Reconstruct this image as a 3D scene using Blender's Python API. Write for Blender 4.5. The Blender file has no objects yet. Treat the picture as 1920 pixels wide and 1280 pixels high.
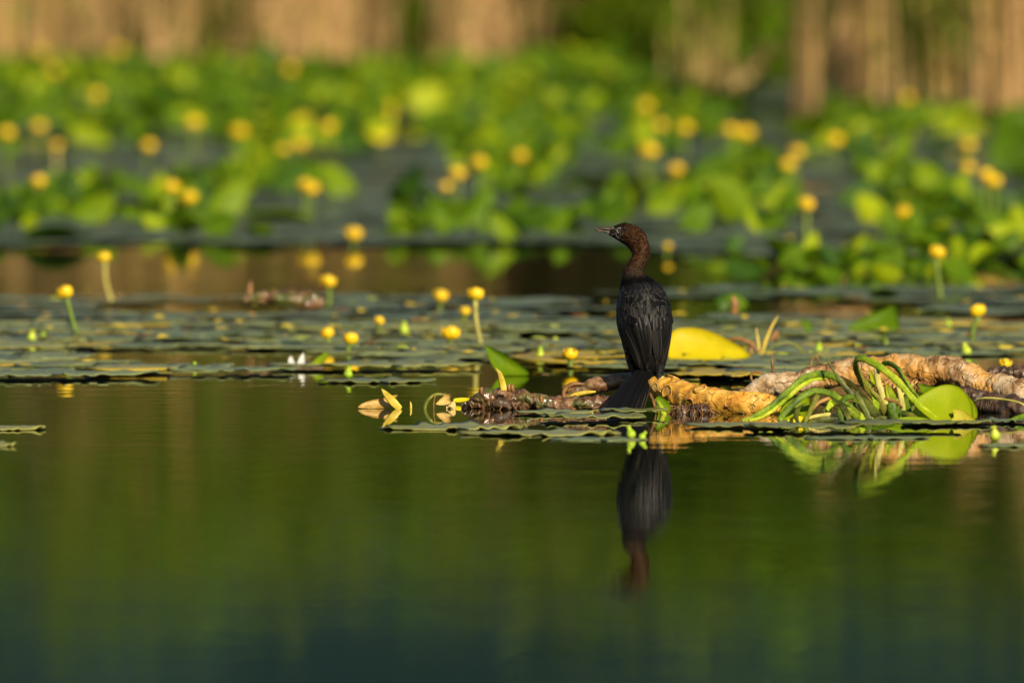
import bpy, math, random
import numpy as np
from mathutils import Vector, Matrix, noise

R = math.radians
rnd = random.Random(11)
sc = bpy.context.scene
col = sc.collection

# ------------------------------------------------------------------ camera, sky, sun, exposure
CAMH = 1.4
HOR = CAMH * 32000 / 36 - 775    # how far the horizon lies above the top of the frame, photo pixels
FPX = 32000.0                       # focal length in photo pixels (600 mm on a 36 mm sensor, 1920 px wide)
PITCH = math.atan((640 + HOR) / FPX)
cam_d = bpy.data.cameras.new('camera')
cam = bpy.data.objects.new('camera', cam_d)
col.objects.link(cam)
cam.location = (0, 0, CAMH)
cam.rotation_euler = (math.pi / 2 - PITCH, 0, 0)
cam_d.sensor_width = 36
cam_d.lens = 600
cam_d.clip_start = 1.0
cam_d.clip_end = 5000
cam_d.dof.use_dof = True
cam_d.dof.focus_distance = 36.25
cam_d.dof.aperture_fstop = 5.0
sc.camera = cam

SUN_AZ = R(26)      # to the right of straight behind the camera
SUN_EL = R(25)
sunv = Vector((math.sin(SUN_AZ) * math.cos(SUN_EL), -math.cos(SUN_AZ) * math.cos(SUN_EL), math.sin(SUN_EL)))
w = bpy.data.worlds.new('World'); sc.world = w; w.use_nodes = True
nt = w.node_tree
sky = nt.nodes.new('ShaderNodeTexSky'); sky.sky_type = 'NISHITA'; sky.sun_disc = False
sky.sun_elevation = SUN_EL
sky.sun_rotation = math.atan2(sunv.x, sunv.y)
sky.air_density = 1.0; sky.dust_density = 0.6; sky.ozone_density = 1.5
bg = nt.nodes['Background']; bg.inputs[1].default_value = 0.05
nt.links.new(sky.outputs[0], bg.inputs[0])
sl = bpy.data.lights.new('sun', 'SUN'); sl.energy = 5.0; sl.angle = R(0.55); sl.color = (1.0, 0.86, 0.62)
so = bpy.data.objects.new('sun', sl); col.objects.link(so)
so.rotation_euler = (-sunv).to_track_quat('-Z', 'Y').to_euler()
so.location = (8, -6, 12)
sc.view_settings.view_transform = 'Standard'
sc.view_settings.look = 'None'
sc.view_settings.exposure = 0.45
sc.view_settings.gamma = 1.0
sc.view_settings.use_curve_mapping = False
sc.cycles.use_denoising = True
sc.cycles.max_bounces = 8
sc.cycles.caustics_reflective = False
sc.cycles.caustics_refractive = False

# ------------------------------------------------------------------ geometry of the view: photo pixel -> place
_f = Vector((0, math.cos(PITCH), -math.sin(PITCH))); _u = Vector((0, math.sin(PITCH), math.cos(PITCH)))
def ray(px, py):
    return _f + Vector((1, 0, 0)) * ((px - 960) / FPX) + _u * ((640 - py) / FPX)
def W(px, py, Y):
    d = ray(px, py); return Vector((0, 0, CAMH)) + d * (Y / d.y)
def G(px, py, z=0.0):
    d = ray(px, py); return Vector((0, 0, CAMH)) + d * ((z - CAMH) / d.z)
def PXM(Y): return FPX / Y          # pixels per metre at distance Y

# ------------------------------------------------------------------ materials
def new_mat(name):
    m = bpy.data.materials.new(name); m.use_nodes = True
    n = m.node_tree.nodes; l = m.node_tree.links
    return m, n, l, n['Principled BSDF'], n['Material Output']
def nd(n, t, **kw):
    x = n.new(t)
    for k, v in kw.items():
        if k in x.inputs.keys(): x.inputs[k].default_value = v
        else: setattr(x, k, v)
    return x
def ramp(n, stops):
    r = n.new('ShaderNodeValToRGB'); e = r.color_ramp.elements
    while len(e) > 1: e.remove(e[-1])
    e[0].position = stops[0][0]; e[0].color = (*stops[0][1], 1)
    for p, c in stops[1:]:
        k = e.new(p); k.color = (*c, 1)
    return r
def mixc(n, l, fac, a, b, mode='MIX'):
    m = n.new('ShaderNodeMix'); m.data_type = 'RGBA'; m.blend_type = mode
    for s, v in ((0, fac), (6, a), (7, b)):
        if hasattr(v, 'links'): l.new(v, m.inputs[s])
        else: m.inputs[s].default_value = v if s == 0 else (*v, 1)
    return m.outputs[2]
def mathn(n, l, op, a, b=0.0):
    m = n.new('ShaderNodeMath'); m.operation = op
    for s, v in ((0, a), (1, b)):
        if hasattr(v, 'links'): l.new(v, m.inputs[s])
        else: m.inputs[s].default_value = v
    return m.outputs[0]
def bump(n, l, height, strength, dist, bsdf):
    b = n.new('ShaderNodeBump'); b.inputs['Strength'].default_value = strength; b.inputs['Distance'].default_value = dist
    l.new(height, b.inputs['Height']); l.new(b.outputs[0], bsdf.inputs['Normal']); return b
def translucent(n, l, bsdf, out, colsock, fac, tint=(1.0, 1.0, 0.5)):
    t = n.new('ShaderNodeBsdfTranslucent')
    l.new(mixc(n, l, 1.0, colsock, tint, 'MULTIPLY'), t.inputs[0])
    ms = n.new('ShaderNodeMixShader'); ms.inputs[0].default_value = fac
    l.new(bsdf.outputs[0], ms.inputs[1]); l.new(t.outputs[0], ms.inputs[2]); l.new(ms.outputs[0], out.inputs[0])

def leaf_mat(name, c_dark, c_mid, c_light, spots=(0.03, 0.02, 0.008), spot_amt=0.6, rough=0.38, trans=0.25, vein=(0.3, 0.33, 0.08), vein_amt=0.25, nveins=11, wear_scale=9.0, feather_vein=False, spot_lo=0.34):
    """leaf blade: uv = (round the leaf, centre to rim); hue drifts over the mat, each object has its own shift"""
    m, n, l, b, o = new_mat(name)
    geo = nd(n, 'ShaderNodeNewGeometry'); oi = nd(n, 'ShaderNodeObjectInfo'); uv = nd(n, 'ShaderNodeUVMap')
    n1 = nd(n, 'ShaderNodeTexNoise', Scale=2.2, Detail=3.0); l.new(geo.outputs['Position'], n1.inputs['Vector'])
    n2 = nd(n, 'ShaderNodeTexNoise', Scale=28.0, Detail=4.0, Roughness=0.65); l.new(geo.outputs['Position'], n2.inputs['Vector'])
    v = mathn(n, l, 'ADD', mathn(n, l, 'MULTIPLY', n1.outputs[0], 0.55), mathn(n, l, 'MULTIPLY', oi.outputs['Random'], 0.40))
    v = mathn(n, l, 'ADD', v, mathn(n, l, 'MULTIPLY', mathn(n, l, 'SUBTRACT', n2.outputs[0], 0.5), 0.5))
    rp = ramp(n, [(0.18, c_dark), (0.5, c_mid), (0.82, c_light)]); l.new(v, rp.inputs[0])
    sep = nd(n, 'ShaderNodeSeparateXYZ'); l.new(uv.outputs[0], sep.inputs[0])
    if feather_vein:
        a = mathn(n, l, 'ABSOLUTE', mathn(n, l, 'SUBTRACT', sep.outputs[0], 0.5))
        ph = mathn(n, l, 'SUBTRACT', mathn(n, l, 'MULTIPLY', sep.outputs[1], nveins * 1.0), mathn(n, l, 'MULTIPLY', a, nveins * 1.1))
        vv = mathn(n, l, 'ABSOLUTE', mathn(n, l, 'SINE', mathn(n, l, 'MULTIPLY', ph, math.pi)))
        mid = mathn(n, l, 'MULTIPLY', a, 30.0)
        vv = mathn(n, l, 'MINIMUM', vv, mid)
    else:
        vv = mathn(n, l, 'ABSOLUTE', mathn(n, l, 'SINE', mathn(n, l, 'MULTIPLY', sep.outputs[0], math.pi * nveins * 2)))
    vm = nd(n, 'ShaderNodeMapRange'); l.new(vv, vm.inputs[0]); vm.inputs[1].default_value = 0.0; vm.inputs[2].default_value = 0.22
    vm.inputs[3].default_value = 1.0; vm.inputs[4].default_value = 0.0
    c = mixc(n, l, mathn(n, l, 'MULTIPLY', vm.outputs[0], vein_amt), rp.outputs[0], vein)
    n3 = nd(n, 'ShaderNodeTexNoise', Scale=wear_scale * 6, Detail=5.0, Roughness=0.7); l.new(geo.outputs['Position'], n3.inputs['Vector'])
    n4 = nd(n, 'ShaderNodeTexNoise', Scale=wear_scale, Detail=2.0); l.new(geo.outputs['Position'], n4.inputs['Vector'])
    sp = mathn(n, l, 'MULTIPLY', n3.outputs[0], n4.outputs[0])
    sm = nd(n, 'ShaderNodeMapRange'); l.new(sp, sm.inputs[0]); sm.inputs[1].default_value = spot_lo; sm.inputs[2].default_value = spot_lo + 0.05
    sm.inputs[3].default_value = 0.0; sm.inputs[4].default_value = spot_amt
    c = mixc(n, l, sm.outputs[0], c, spots)
    l.new(c, b.inputs['Base Color'])
    b.inputs['Roughness'].default_value = rough
    b.inputs['IOR'].default_value = 1.42; b.inputs['Specular IOR Level'].default_value = 0.2 if feather_vein else 0.5
    rr = nd(n, 'ShaderNodeMapRange'); l.new(n2.outputs[0], rr.inputs[0]); rr.inputs[1].default_value = 0.3; rr.inputs[2].default_value = 0.7
    rr.inputs[3].default_value = rough - 0.08; rr.inputs[4].default_value = rough + 0.14
    l.new(rr.outputs[0], b.inputs['Roughness'])
    hh = mathn(n, l, 'ADD', mathn(n, l, 'MULTIPLY', vm.outputs[0], -0.6), n2.outputs[0])
    bump(n, l, hh, 0.35, 0.004, b)
    if trans > 0: translucent(n, l, b, o, c, trans)
    return m

M = {}
M['pad'] = leaf_mat('floating pad', (0.075, 0.10, 0.038), (0.19, 0.23, 0.09), (0.38, 0.36, 0.09), rough=0.42, trans=0.0, vein_amt=0.2, vein=(0.16, 0.2, 0.1))
M['pad_sun'] = leaf_mat('front pad', (0.12, 0.14, 0.03), (0.22, 0.235, 0.06), (0.36, 0.33, 0.07), rough=0.36, trans=0.05, vein_amt=0.35, vein=(0.32, 0.32, 0.14), wear_scale=14)
M['pad_yellow'] = leaf_mat('yellowing pad', (0.28, 0.22, 0.02), (0.5, 0.36, 0.02), (0.62, 0.46, 0.04), rough=0.42, trans=0.1, vein_amt=0.2)
M['leaf'] = leaf_mat('standing leaf', (0.035, 0.09, 0.001), (0.10, 0.195, 0.0015), (0.23, 0.32, 0.002), rough=0.46, trans=0.30, feather_vein=True, spot_amt=0.15)
M['leaf_dark'] = leaf_mat('dark leaf', (0.012, 0.04, 0.004), (0.03, 0.085, 0.006), (0.06, 0.13, 0.01), rough=0.4, trans=0.15, feather_vein=True, spot_amt=0.2)
M['leaf_lime'] = leaf_mat('lime leaf', (0.15, 0.25, 0.002), (0.27, 0.35, 0.003), (0.40, 0.44, 0.005), rough=0.44, trans=0.22, feather_vein=True, spot_amt=0.35, spots=(0.12, 0.06, 0.01), vein=(0.5, 0.5, 0.08))
M['leaf_yellow'] = leaf_mat('yellow leaf', (0.50, 0.40, 0.006), (0.64, 0.54, 0.008), (0.72, 0.62, 0.02), rough=0.45, trans=0.15, feather_vein=True, spot_amt=0.7, spots=(0.22, 0.10, 0.01), vein_amt=0.45, vein=(0.45, 0.36, 0.01), wear_scale=12)

def plain(name, stops, scale=20.0, rough=0.45, detail=4.0, bumpd=0.002, bs=0.5, trans=0.0, stretch=None, spec=0.5):
    m, n, l, b, o = new_mat(name)
    geo = nd(n, 'ShaderNodeNewGeometry'); oi = nd(n, 'ShaderNodeObjectInfo')
    vec = geo.outputs['Position']
    if stretch:
        mp = nd(n, 'ShaderNodeMapping'); mp.inputs['Scale'].default_value = stretch; l.new(vec, mp.inputs[0]); vec = mp.outputs[0]
    n1 = nd(n, 'ShaderNodeTexNoise', Scale=scale, Detail=detail, Roughness=0.65); l.new(vec, n1.inputs['Vector'])
    v = mathn(n, l, 'ADD', n1.outputs[0], mathn(n, l, 'MULTIPLY', mathn(n, l, 'SUBTRACT', oi.outputs['Random'], 0.5), 0.16))
    rp = ramp(n, stops); l.new(v, rp.inputs[0]); l.new(rp.outputs[0], b.inputs['Base Color'])
    b.inputs['Roughness'].default_value = rough; b.inputs['Specular IOR Level'].default_value = spec
    bump(n, l, n1.outputs[0], bs, bumpd, b)
    if trans > 0: translucent(n, l, b, o, rp.outputs[0], trans)
    return m
def stalk_mat(name, stops):
    """waxy stalk with lengthwise streaks, bruises and a few brown flecks"""
    m = plain(name, stops, 14, 0.42, bumpd=0.0012, spec=0.35)
    n = m.node_tree.nodes; l = m.node_tree.links; b = n['Principled BSDF']
    geo = nd(n, 'ShaderNodeNewGeometry'); n3 = nd(n, 'ShaderNodeTexNoise', Scale=70.0, Detail=5.0, Roughness=0.7); l.new(geo.outputs['Position'], n3.inputs['Vector'])
    n4 = nd(n, 'ShaderNodeTexNoise', Scale=220.0, Detail=2.0); l.new(geo.outputs['Position'], n4.inputs['Vector'])
    src = b.inputs['Base Color'].links[0].from_socket
    mr = nd(n, 'ShaderNodeMapRange'); l.new(n3.outputs[0], mr.inputs[0]); mr.inputs[1].default_value = 0.58; mr.inputs[2].default_value = 0.7; mr.inputs[4].default_value = 0.7
    c = mixc(n, l, mr.outputs[0], src, (0.09, 0.06, 0.012))
    mr2 = nd(n, 'ShaderNodeMapRange'); l.new(n4.outputs[0], mr2.inputs[0]); mr2.inputs[1].default_value = 0.3; mr2.inputs[2].default_value = 0.7; mr2.inputs[3].default_value = 0.7; mr2.inputs[4].default_value = 1.25
    vm = n.new('ShaderNodeVectorMath'); vm.operation = 'SCALE'; l.new(c, vm.inputs[0]); l.new(mr2.outputs[0], vm.inputs['Scale'])
    l.new(vm.outputs[0], b.inputs['Base Color']); return m
M['stalk'] = stalk_mat('green stalk', [(0.34, (0.035, 0.075, 0.004)), (0.5, (0.12, 0.20, 0.008)), (0.66, (0.28, 0.34, 0.02))])
M['stalk_lime'] = stalk_mat('lime stalk', [(0.34, (0.12, 0.20, 0.006)), (0.5, (0.28, 0.37, 0.012)), (0.66, (0.46, 0.50, 0.04))])
M['stalk_olive'] = stalk_mat('olive stalk', [(0.34, (0.025, 0.03, 0.005)), (0.5, (0.10, 0.12, 0.014)), (0.66, (0.22, 0.21, 0.03))])
M['stalk_pale'] = plain('pale stalk', [(0.3, (0.28, 0.26, 0.06)), (0.5, (0.45, 0.40, 0.10)), (0.7, (0.6, 0.5, 0.14))], 25, 0.4)
M['stalk_brown'] = plain('withered stalk', [(0.3, (0.10, 0.04, 0.012)), (0.5, (0.26, 0.12, 0.03)), (0.7, (0.42, 0.22, 0.06))], 25, 0.5)
M['shoot_yellow'] = plain('yellow shoot', [(0.3, (0.42, 0.30, 0.02)), (0.5, (0.62, 0.46, 0.05)), (0.7, (0.75, 0.58, 0.14))], 35, 0.4, trans=0.1)
M['cream'] = plain('dried leaf', [(0.3, (0.38, 0.22, 0.05)), (0.5, (0.62, 0.44, 0.14)), (0.7, (0.78, 0.62, 0.28))], 40, 0.5, trans=0.1)
M['white'] = plain('white petal', [(0.3, (0.5, 0.5, 0.49)), (0.7, (0.68, 0.68, 0.67))], 30, 0.4, trans=0.15)
M['bud'] = plain('green bud', [(0.3, (0.22, 0.36, 0.01)), (0.5, (0.36, 0.52, 0.02)), (0.7, (0.55, 0.6, 0.05))], 40, 0.35, trans=0.1)
M['stem_far'] = plain('flower stem', [(0.3, (0.10, 0.17, 0.02)), (0.7, (0.22, 0.30, 0.05))], 12, 0.4)

# sepals: yellow, greener at the base
def sepal_mat():
    m, n, l, b, o = new_mat('yellow sepal')
    uv = nd(n, 'ShaderNodeUVMap'); sep = nd(n, 'ShaderNodeSeparateXYZ'); l.new(uv.outputs[0], sep.inputs[0])
    geo = nd(n, 'ShaderNodeNewGeometry'); n1 = nd(n, 'ShaderNodeTexNoise', Scale=60.0, Detail=3.0); l.new(geo.outputs['Position'], n1.inputs['Vector'])
    v = mathn(n, l, 'ADD', sep.outputs[1], mathn(n, l, 'MULTIPLY', mathn(n, l, 'SUBTRACT', n1.outputs[0], 0.5), 0.3))
    rp = ramp(n, [(0.05, (0.22, 0.32, 0.015)), (0.28, (0.55, 0.47, 0.012)), (0.42, (0.85, 0.55, 0.006)), (0.95, (0.9, 0.58, 0.006))])
    l.new(v, rp.inputs[0]); l.new(rp.outputs[0], b.inputs['Base Color']); b.inputs['Roughness'].default_value = 0.4
    translucent(n, l, b, o, rp.outputs[0], 0.12, (1, 0.8, 0.3))
    return m
M['sepal'] = sepal_mat()
M['stigma'] = plain('stigma disc', [(0.3, (0.6, 0.42, 0.01)), (0.7, (0.75, 0.55, 0.03))], 60, 0.5)

def attr_mat(name, rough=0.5, spec=0.4, trans=0.0, bumpscale=0, bd=0.001, noise_amt=0.25, nscale=60):
    """colour comes from the mesh's own pigment attribute"""
    m, n, l, b, o = new_mat(name)
    at = nd(n, 'ShaderNodeAttribute'); at.attribute_name = 'pigment'
    geo = nd(n, 'ShaderNodeNewGeometry'); n1 = nd(n, 'ShaderNodeTexNoise', Scale=float(nscale), Detail=4.0); l.new(geo.outputs['Position'], n1.inputs['Vector'])
    k = nd(n, 'ShaderNodeMapRange'); l.new(n1.outputs[0], k.inputs[0]); k.inputs[1].default_value = 0.25; k.inputs[2].default_value = 0.75
    k.inputs[3].default_value = 1 - noise_amt; k.inputs[4].default_value = 1 + noise_amt
    vm = n.new('ShaderNodeVectorMath'); vm.operation = 'SCALE'; l.new(at.outputs['Color'], vm.inputs[0]); l.new(k.outputs[0], vm.inputs['Scale'])
    l.new(vm.outputs[0], b.inputs['Base Color'])
    b.inputs['Roughness'].default_value = rough; b.inputs['Specular IOR Level'].default_value = spec
    if bumpscale: bump(n, l, n1.outputs[0], bumpscale, bd, b)
    if trans > 0: translucent(n, l, b, o, vm.outputs[0], trans, (1, 1, 0.7))
    return m
M['reed'] = attr_mat('reed', 0.65, 0.1, 0.15, nscale=20)
M['plumage'] = attr_mat('plumage', 0.55, 0.07, nscale=500, noise_amt=0.35)
M['bird_skin'] = attr_mat('plumage base', 0.7, 0.03, bumpscale=0.5, bd=0.0008, nscale=700, noise_amt=0.4)

def feather_mat():
    m, n, l, b, o = new_mat('feather')
    uv = nd(n, 'ShaderNodeUVMap'); sep = nd(n, 'ShaderNodeSeparateXYZ'); l.new(uv.outputs[0], sep.inputs[0])
    oi = nd(n, 'ShaderNodeObjectInfo'); at = nd(n, 'ShaderNodeAttribute'); at.attribute_name = 'pigment'
    e = mathn(n, l, 'ABSOLUTE', mathn(n, l, 'SUBTRACT', sep.outputs[0], 0.5))
    tipd = mathn(n, l, 'MULTIPLY', mathn(n, l, 'MAXIMUM', mathn(n, l, 'SUBTRACT', sep.outputs[1], 0.8), 0.0), 2.5)
    e = mathn(n, l, 'MAXIMUM', e, tipd)
    mr = nd(n, 'ShaderNodeMapRange'); l.new(e, mr.inputs[0]); mr.inputs[1].default_value = 0.36; mr.inputs[2].default_value = 0.5
    mr.inputs[3].default_value = 0.0; l.new(mathn(n, l, 'POWER', oi.outputs['Random'], 1.6), mr.inputs[4])
    # barbs: fine slanting lines
    a = mathn(n, l, 'ABSOLUTE', mathn(n, l, 'SUBTRACT', sep.outputs[0], 0.5))
    ph = mathn(n, l, 'SINE', mathn(n, l, 'MULTIPLY', mathn(n, l, 'SUBTRACT', mathn(n, l, 'MULTIPLY', sep.outputs[1], 1.0), mathn(n, l, 'MULTIPLY', a, 0.6)), 160.0))
    rach = nd(n, 'ShaderNodeMapRange'); l.new(a, rach.inputs[0]); rach.inputs[1].default_value = 0.015; rach.inputs[2].default_value = 0.05
    rach.inputs[3].default_value = 1.0; rach.inputs[4].default_value = 0.0
    c = mixc(n, l, mr.outputs[0], at.outputs['Color'], (0.07, 0.054, 0.041))
    c = mixc(n, l, mathn(n, l, 'MULTIPLY', rach.outputs[0], 0.5), c, (0.004, 0.004, 0.004))
    l.new(c, b.inputs['Base Color'])
    rr = mathn(n, l, 'ADD', 0.28, mathn(n, l, 'MULTIPLY', oi.outputs['Random'], 0.18)); l.new(rr, b.inputs['Roughness'])
    b.inputs['Specular IOR Level'].default_value = 0.2
    hh = mathn(n, l, 'ADD', mathn(n, l, 'MULTIPLY', ph, 0.25), mathn(n, l, 'MULTIPLY', rach.outputs[0], 1.0))
    bump(n, l, hh, 0.4, 0.0006, b)
    return m
M['feather'] = feather_mat()

def bill_mat():
    m, n, l, b, o = new_mat('horn of the bill')
    geo = nd(n, 'ShaderNodeNewGeometry'); mp = nd(n, 'ShaderNodeMapping'); mp.inputs['Scale'].default_value = (90, 200, 420); l.new(geo.outputs['Position'], mp.inputs[0])
    n1 = nd(n, 'ShaderNodeTexNoise', Scale=1.0, Detail=4.0, Roughness=0.6); l.new(mp.outputs[0], n1.inputs['Vector'])
    rp = ramp(n, [(0.42, (0.015, 0.013, 0.012)), (0.55, (0.10, 0.075, 0.055)), (0.68, (0.34, 0.26, 0.2))]); l.new(n1.outputs[0], rp.inputs[0])
    l.new(rp.outputs[0], b.inputs['Base Color']); b.inputs['Roughness'].default_value = 0.3
    return m
M['bill'] = bill_mat()
M['eye'] = plain('eye', [(0.4, (0.004, 0.004, 0.004)), (0.6, (0.006, 0.006, 0.006))], 10, 0.05, bs=0.0)
M['eyelid'] = plain('eyelid', [(0.35, (0.03, 0.03, 0.028)), (0.55, (0.14, 0.13, 0.11)), (0.7, (0.4, 0.37, 0.32))], 700, 0.4, bumpd=0.0005)
M['foot'] = plain('webbed foot', [(0.4, (0.008, 0.008, 0.008)), (0.6, (0.02, 0.019, 0.018))], 120, 0.45)

def rhizome_mat(name, cols, wet=0.0, scale=26.0, moss=0.0, rough=0.55, crack=0.3, patch=0.0):
    m, n, l, b, o = new_mat(name)
    geo = nd(n, 'ShaderNodeNewGeometry'); P = geo.outputs['Position']
    n1 = nd(n, 'ShaderNodeTexNoise', Scale=scale, Detail=6.0, Roughness=0.7); l.new(P, n1.inputs['Vector'])
    n2 = nd(n, 'ShaderNodeTexNoise', Scale=8.0, Detail=2.0); l.new(P, n2.inputs['Vector'])
    vo = nd(n, 'ShaderNodeTexVoronoi', Scale=34.0); vo.feature = 'DISTANCE_TO_EDGE'
    wp = nd(n, 'ShaderNodeVectorMath'); wp.operation = 'ADD'
    n5 = nd(n, 'ShaderNodeTexNoise', Scale=30.0, Detail=2.0); l.new(P, n5.inputs['Vector'])
    sc5 = nd(n, 'ShaderNodeVectorMath'); sc5.operation = 'SCALE'; sc5.inputs['Scale'].default_value = 0.02; l.new(n5.outputs['Color'], sc5.inputs[0])
    l.new(P, wp.inputs[0]); l.new(sc5.outputs[0], wp.inputs[1]); l.new(wp.outputs[0], vo.inputs['Vector'])
    v = mathn(n, l, 'ADD', mathn(n, l, 'MULTIPLY', n1.outputs[0], 0.75), mathn(n, l, 'MULTIPLY', n2.outputs[0], 0.35))
    rp = ramp(n, cols); l.new(v, rp.inputs[0]); basec = rp.outputs[0]
    if patch:
        n7 = nd(n, 'ShaderNodeTexNoise', Scale=7.0, Detail=3.0); l.new(P, n7.inputs['Vector'])
        mp7 = nd(n, 'ShaderNodeMapRange'); l.new(n7.outputs[0], mp7.inputs[0]); mp7.inputs[1].default_value = 0.48; mp7.inputs[2].default_value = 0.6; mp7.inputs[4].default_value = patch
        basec = mixc(n, l, mp7.outputs[0], basec, mixc(n, l, n1.outputs[0], (0.30, 0.11, 0.015), (0.72, 0.40, 0.07)))
    cr = nd(n, 'ShaderNodeMapRange'); l.new(vo.outputs['Distance'], cr.inputs[0]); cr.inputs[1].default_value = 0.0; cr.inputs[2].default_value = 0.05
    cr.inputs[3].default_value = crack; cr.inputs[4].default_value = 0.0
    nm = nd(n, 'ShaderNodeMapRange'); l.new(n5.outputs[0], nm.inputs[0]); nm.inputs[1].default_value = 0.45; nm.inputs[2].default_value = 0.6
    crk = mathn(n, l, 'MULTIPLY', cr.outputs[0], nm.outputs[0])
    c = mixc(n, l, crk, basec, (0.12, 0.045, 0.012))
    if moss:
        n6 = nd(n, 'ShaderNodeTexNoise', Scale=22.0, Detail=5.0); l.new(P, n6.inputs['Vector'])
        mm = nd(n, 'ShaderNodeMapRange'); l.new(n6.outputs[0], mm.inputs[0]); mm.inputs[1].default_value = 0.5; mm.inputs[2].default_value = 0.62
        mm.inputs[3].default_value = 0; mm.inputs[4].default_value = moss
        c = mixc(n, l, mm.outputs[0], c, (0.07, 0.09, 0.012))
    l.new(c, b.inputs['Base Color']); b.inputs['Roughness'].default_value = rough
    if wet: b.inputs['Coat Weight'].default_value = wet; b.inputs['Coat Roughness'].default_value = 0.12
    h = mathn(n, l, 'SUBTRACT', n1.outputs[0], crk)
    bump(n, l, h, 0.8, 0.004, b)
    return m
M['rhi_orange'] = rhizome_mat('orange rhizome', [(0.36, (0.10, 0.03, 0.006)), (0.46, (0.48, 0.20, 0.02)), (0.56, (0.72, 0.38, 0.045)), (0.75, (0.80, 0.56, 0.18))], 0.25, crack=0.6)
M['rhi_grey'] = rhizome_mat('grey rhizome', [(0.36, (0.035, 0.016, 0.006)), (0.47, (0.20, 0.10, 0.035)), (0.56, (0.40, 0.28, 0.15)), (0.7, (0.54, 0.47, 0.37))], 0.0, crack=0.7, patch=0.8)
M['rhi_dark'] = rhizome_mat('dark rhizome', [(0.35, (0.02, 0.010, 0.005)), (0.5, (0.10, 0.045, 0.02)), (0.62, (0.24, 0.13, 0.06)), (0.75, (0.42, 0.28, 0.16))], 0.45, scale=40, moss=0.85, rough=0.4)
M['rhi_black'] = rhizome_mat('rotten rhizome', [(0.35, (0.015, 0.009, 0.006)), (0.52, (0.06, 0.032, 0.016)), (0.65, (0.16, 0.10, 0.06)), (0.78, (0.33, 0.27, 0.2))], 0.3, scale=40, rough=0.5)
M['scar'] = rhizome_mat('leaf scar', [(0.32, (0.20, 0.08, 0.015)), (0.5, (0.50, 0.27, 0.06)), (0.7, (0.66, 0.44, 0.18))], 0.1, scale=60)
M['scar_grey'] = rhizome_mat('grey leaf scar', [(0.32, (0.14, 0.08, 0.03)), (0.5, (0.34, 0.25, 0.14)), (0.7, (0.50, 0.42, 0.30))], 0.0, scale=60)
M['scar_rim'] = plain('leaf scar rim', [(0.35, (0.07, 0.022, 0.005)), (0.65, (0.26, 0.11, 0.025))], 90, 0.5)
M['root'] = plain('root fibre', [(0.3, (0.06, 0.025, 0.008)), (0.7, (0.30, 0.14, 0.04))], 50, 0.55)

# ------------------------------------------------------------------ mesh helpers
def link(name, verts, faces, mat, parent=None, loc=None, uvs=None, pig=None, smooth=True, mats=None, fmat=None):
    """verts in world space; loc = the origin of the thing; children sit in their parent's frame"""
    me = bpy.data.meshes.new(name)
    if parent is not None: base = Vector(parent.get('_o', (0, 0, 0)))
    else: base = Vector(loc) if loc is not None else Vector((0, 0, 0))
    va = np.asarray([tuple(v) for v in verts] if not isinstance(verts, np.ndarray) else verts, dtype=np.float64) - np.array(base)
    me.from_pydata(va.tolist(), [], faces if isinstance(faces, list) else faces.tolist())
    if mats:
        for mm in mats: me.materials.append(mm)
    else: me.materials.append(mat)
    if fmat is not None: me.polygons.foreach_set('material_index', fmat)
    if smooth: me.polygons.foreach_set('use_smooth', [True] * len(me.polygons))
    if uvs is not None:
        ul = me.uv_layers.new(name='UVMap'); li = np.zeros(len(me.loops), dtype=np.int32); me.loops.foreach_get('vertex_index', li)
        ul.data.foreach_set('uv', np.asarray(uvs, dtype=np.float32)[li].ravel())
    if pig is not None:
        ca = me.color_attributes.new('pigment', 'FLOAT_COLOR', 'POINT')
        p = np.ones((len(va), 4), dtype=np.float32); p[:, :3] = np.asarray(pig, dtype=np.float32); ca.data.foreach_set('color', p.ravel())
    me.update()
    o = bpy.data.objects.new(name, me); col.objects.link(o)
    if parent is not None:
        o.parent = parent
        if parent.type == 'MESH' or parent.parent is not None: pass
        o['_o'] = tuple(base)
    else:
        o.location = base; o['_o'] = tuple(base)
    return o
def tag(o, label, cat, group=None):
    o['label'] = label; o['category'] = cat
    if group: o['group'] = group
    return o
def struct(o, kind='structure'):
    o['kind'] = kind; return o
def thing(name, label, cat, loc, group=None):
    o = bpy.data.objects.new(name, None); col.objects.link(o); o.location = loc; o['_o'] = tuple(loc)
    o.empty_display_size = 0.05
    return tag(o, label, cat, group)
def child(name, me, parent, M4):
    o = bpy.data.objects.new(name, me); col.objects.link(o); o.parent = parent; o.matrix_local = M4; return o

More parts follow.
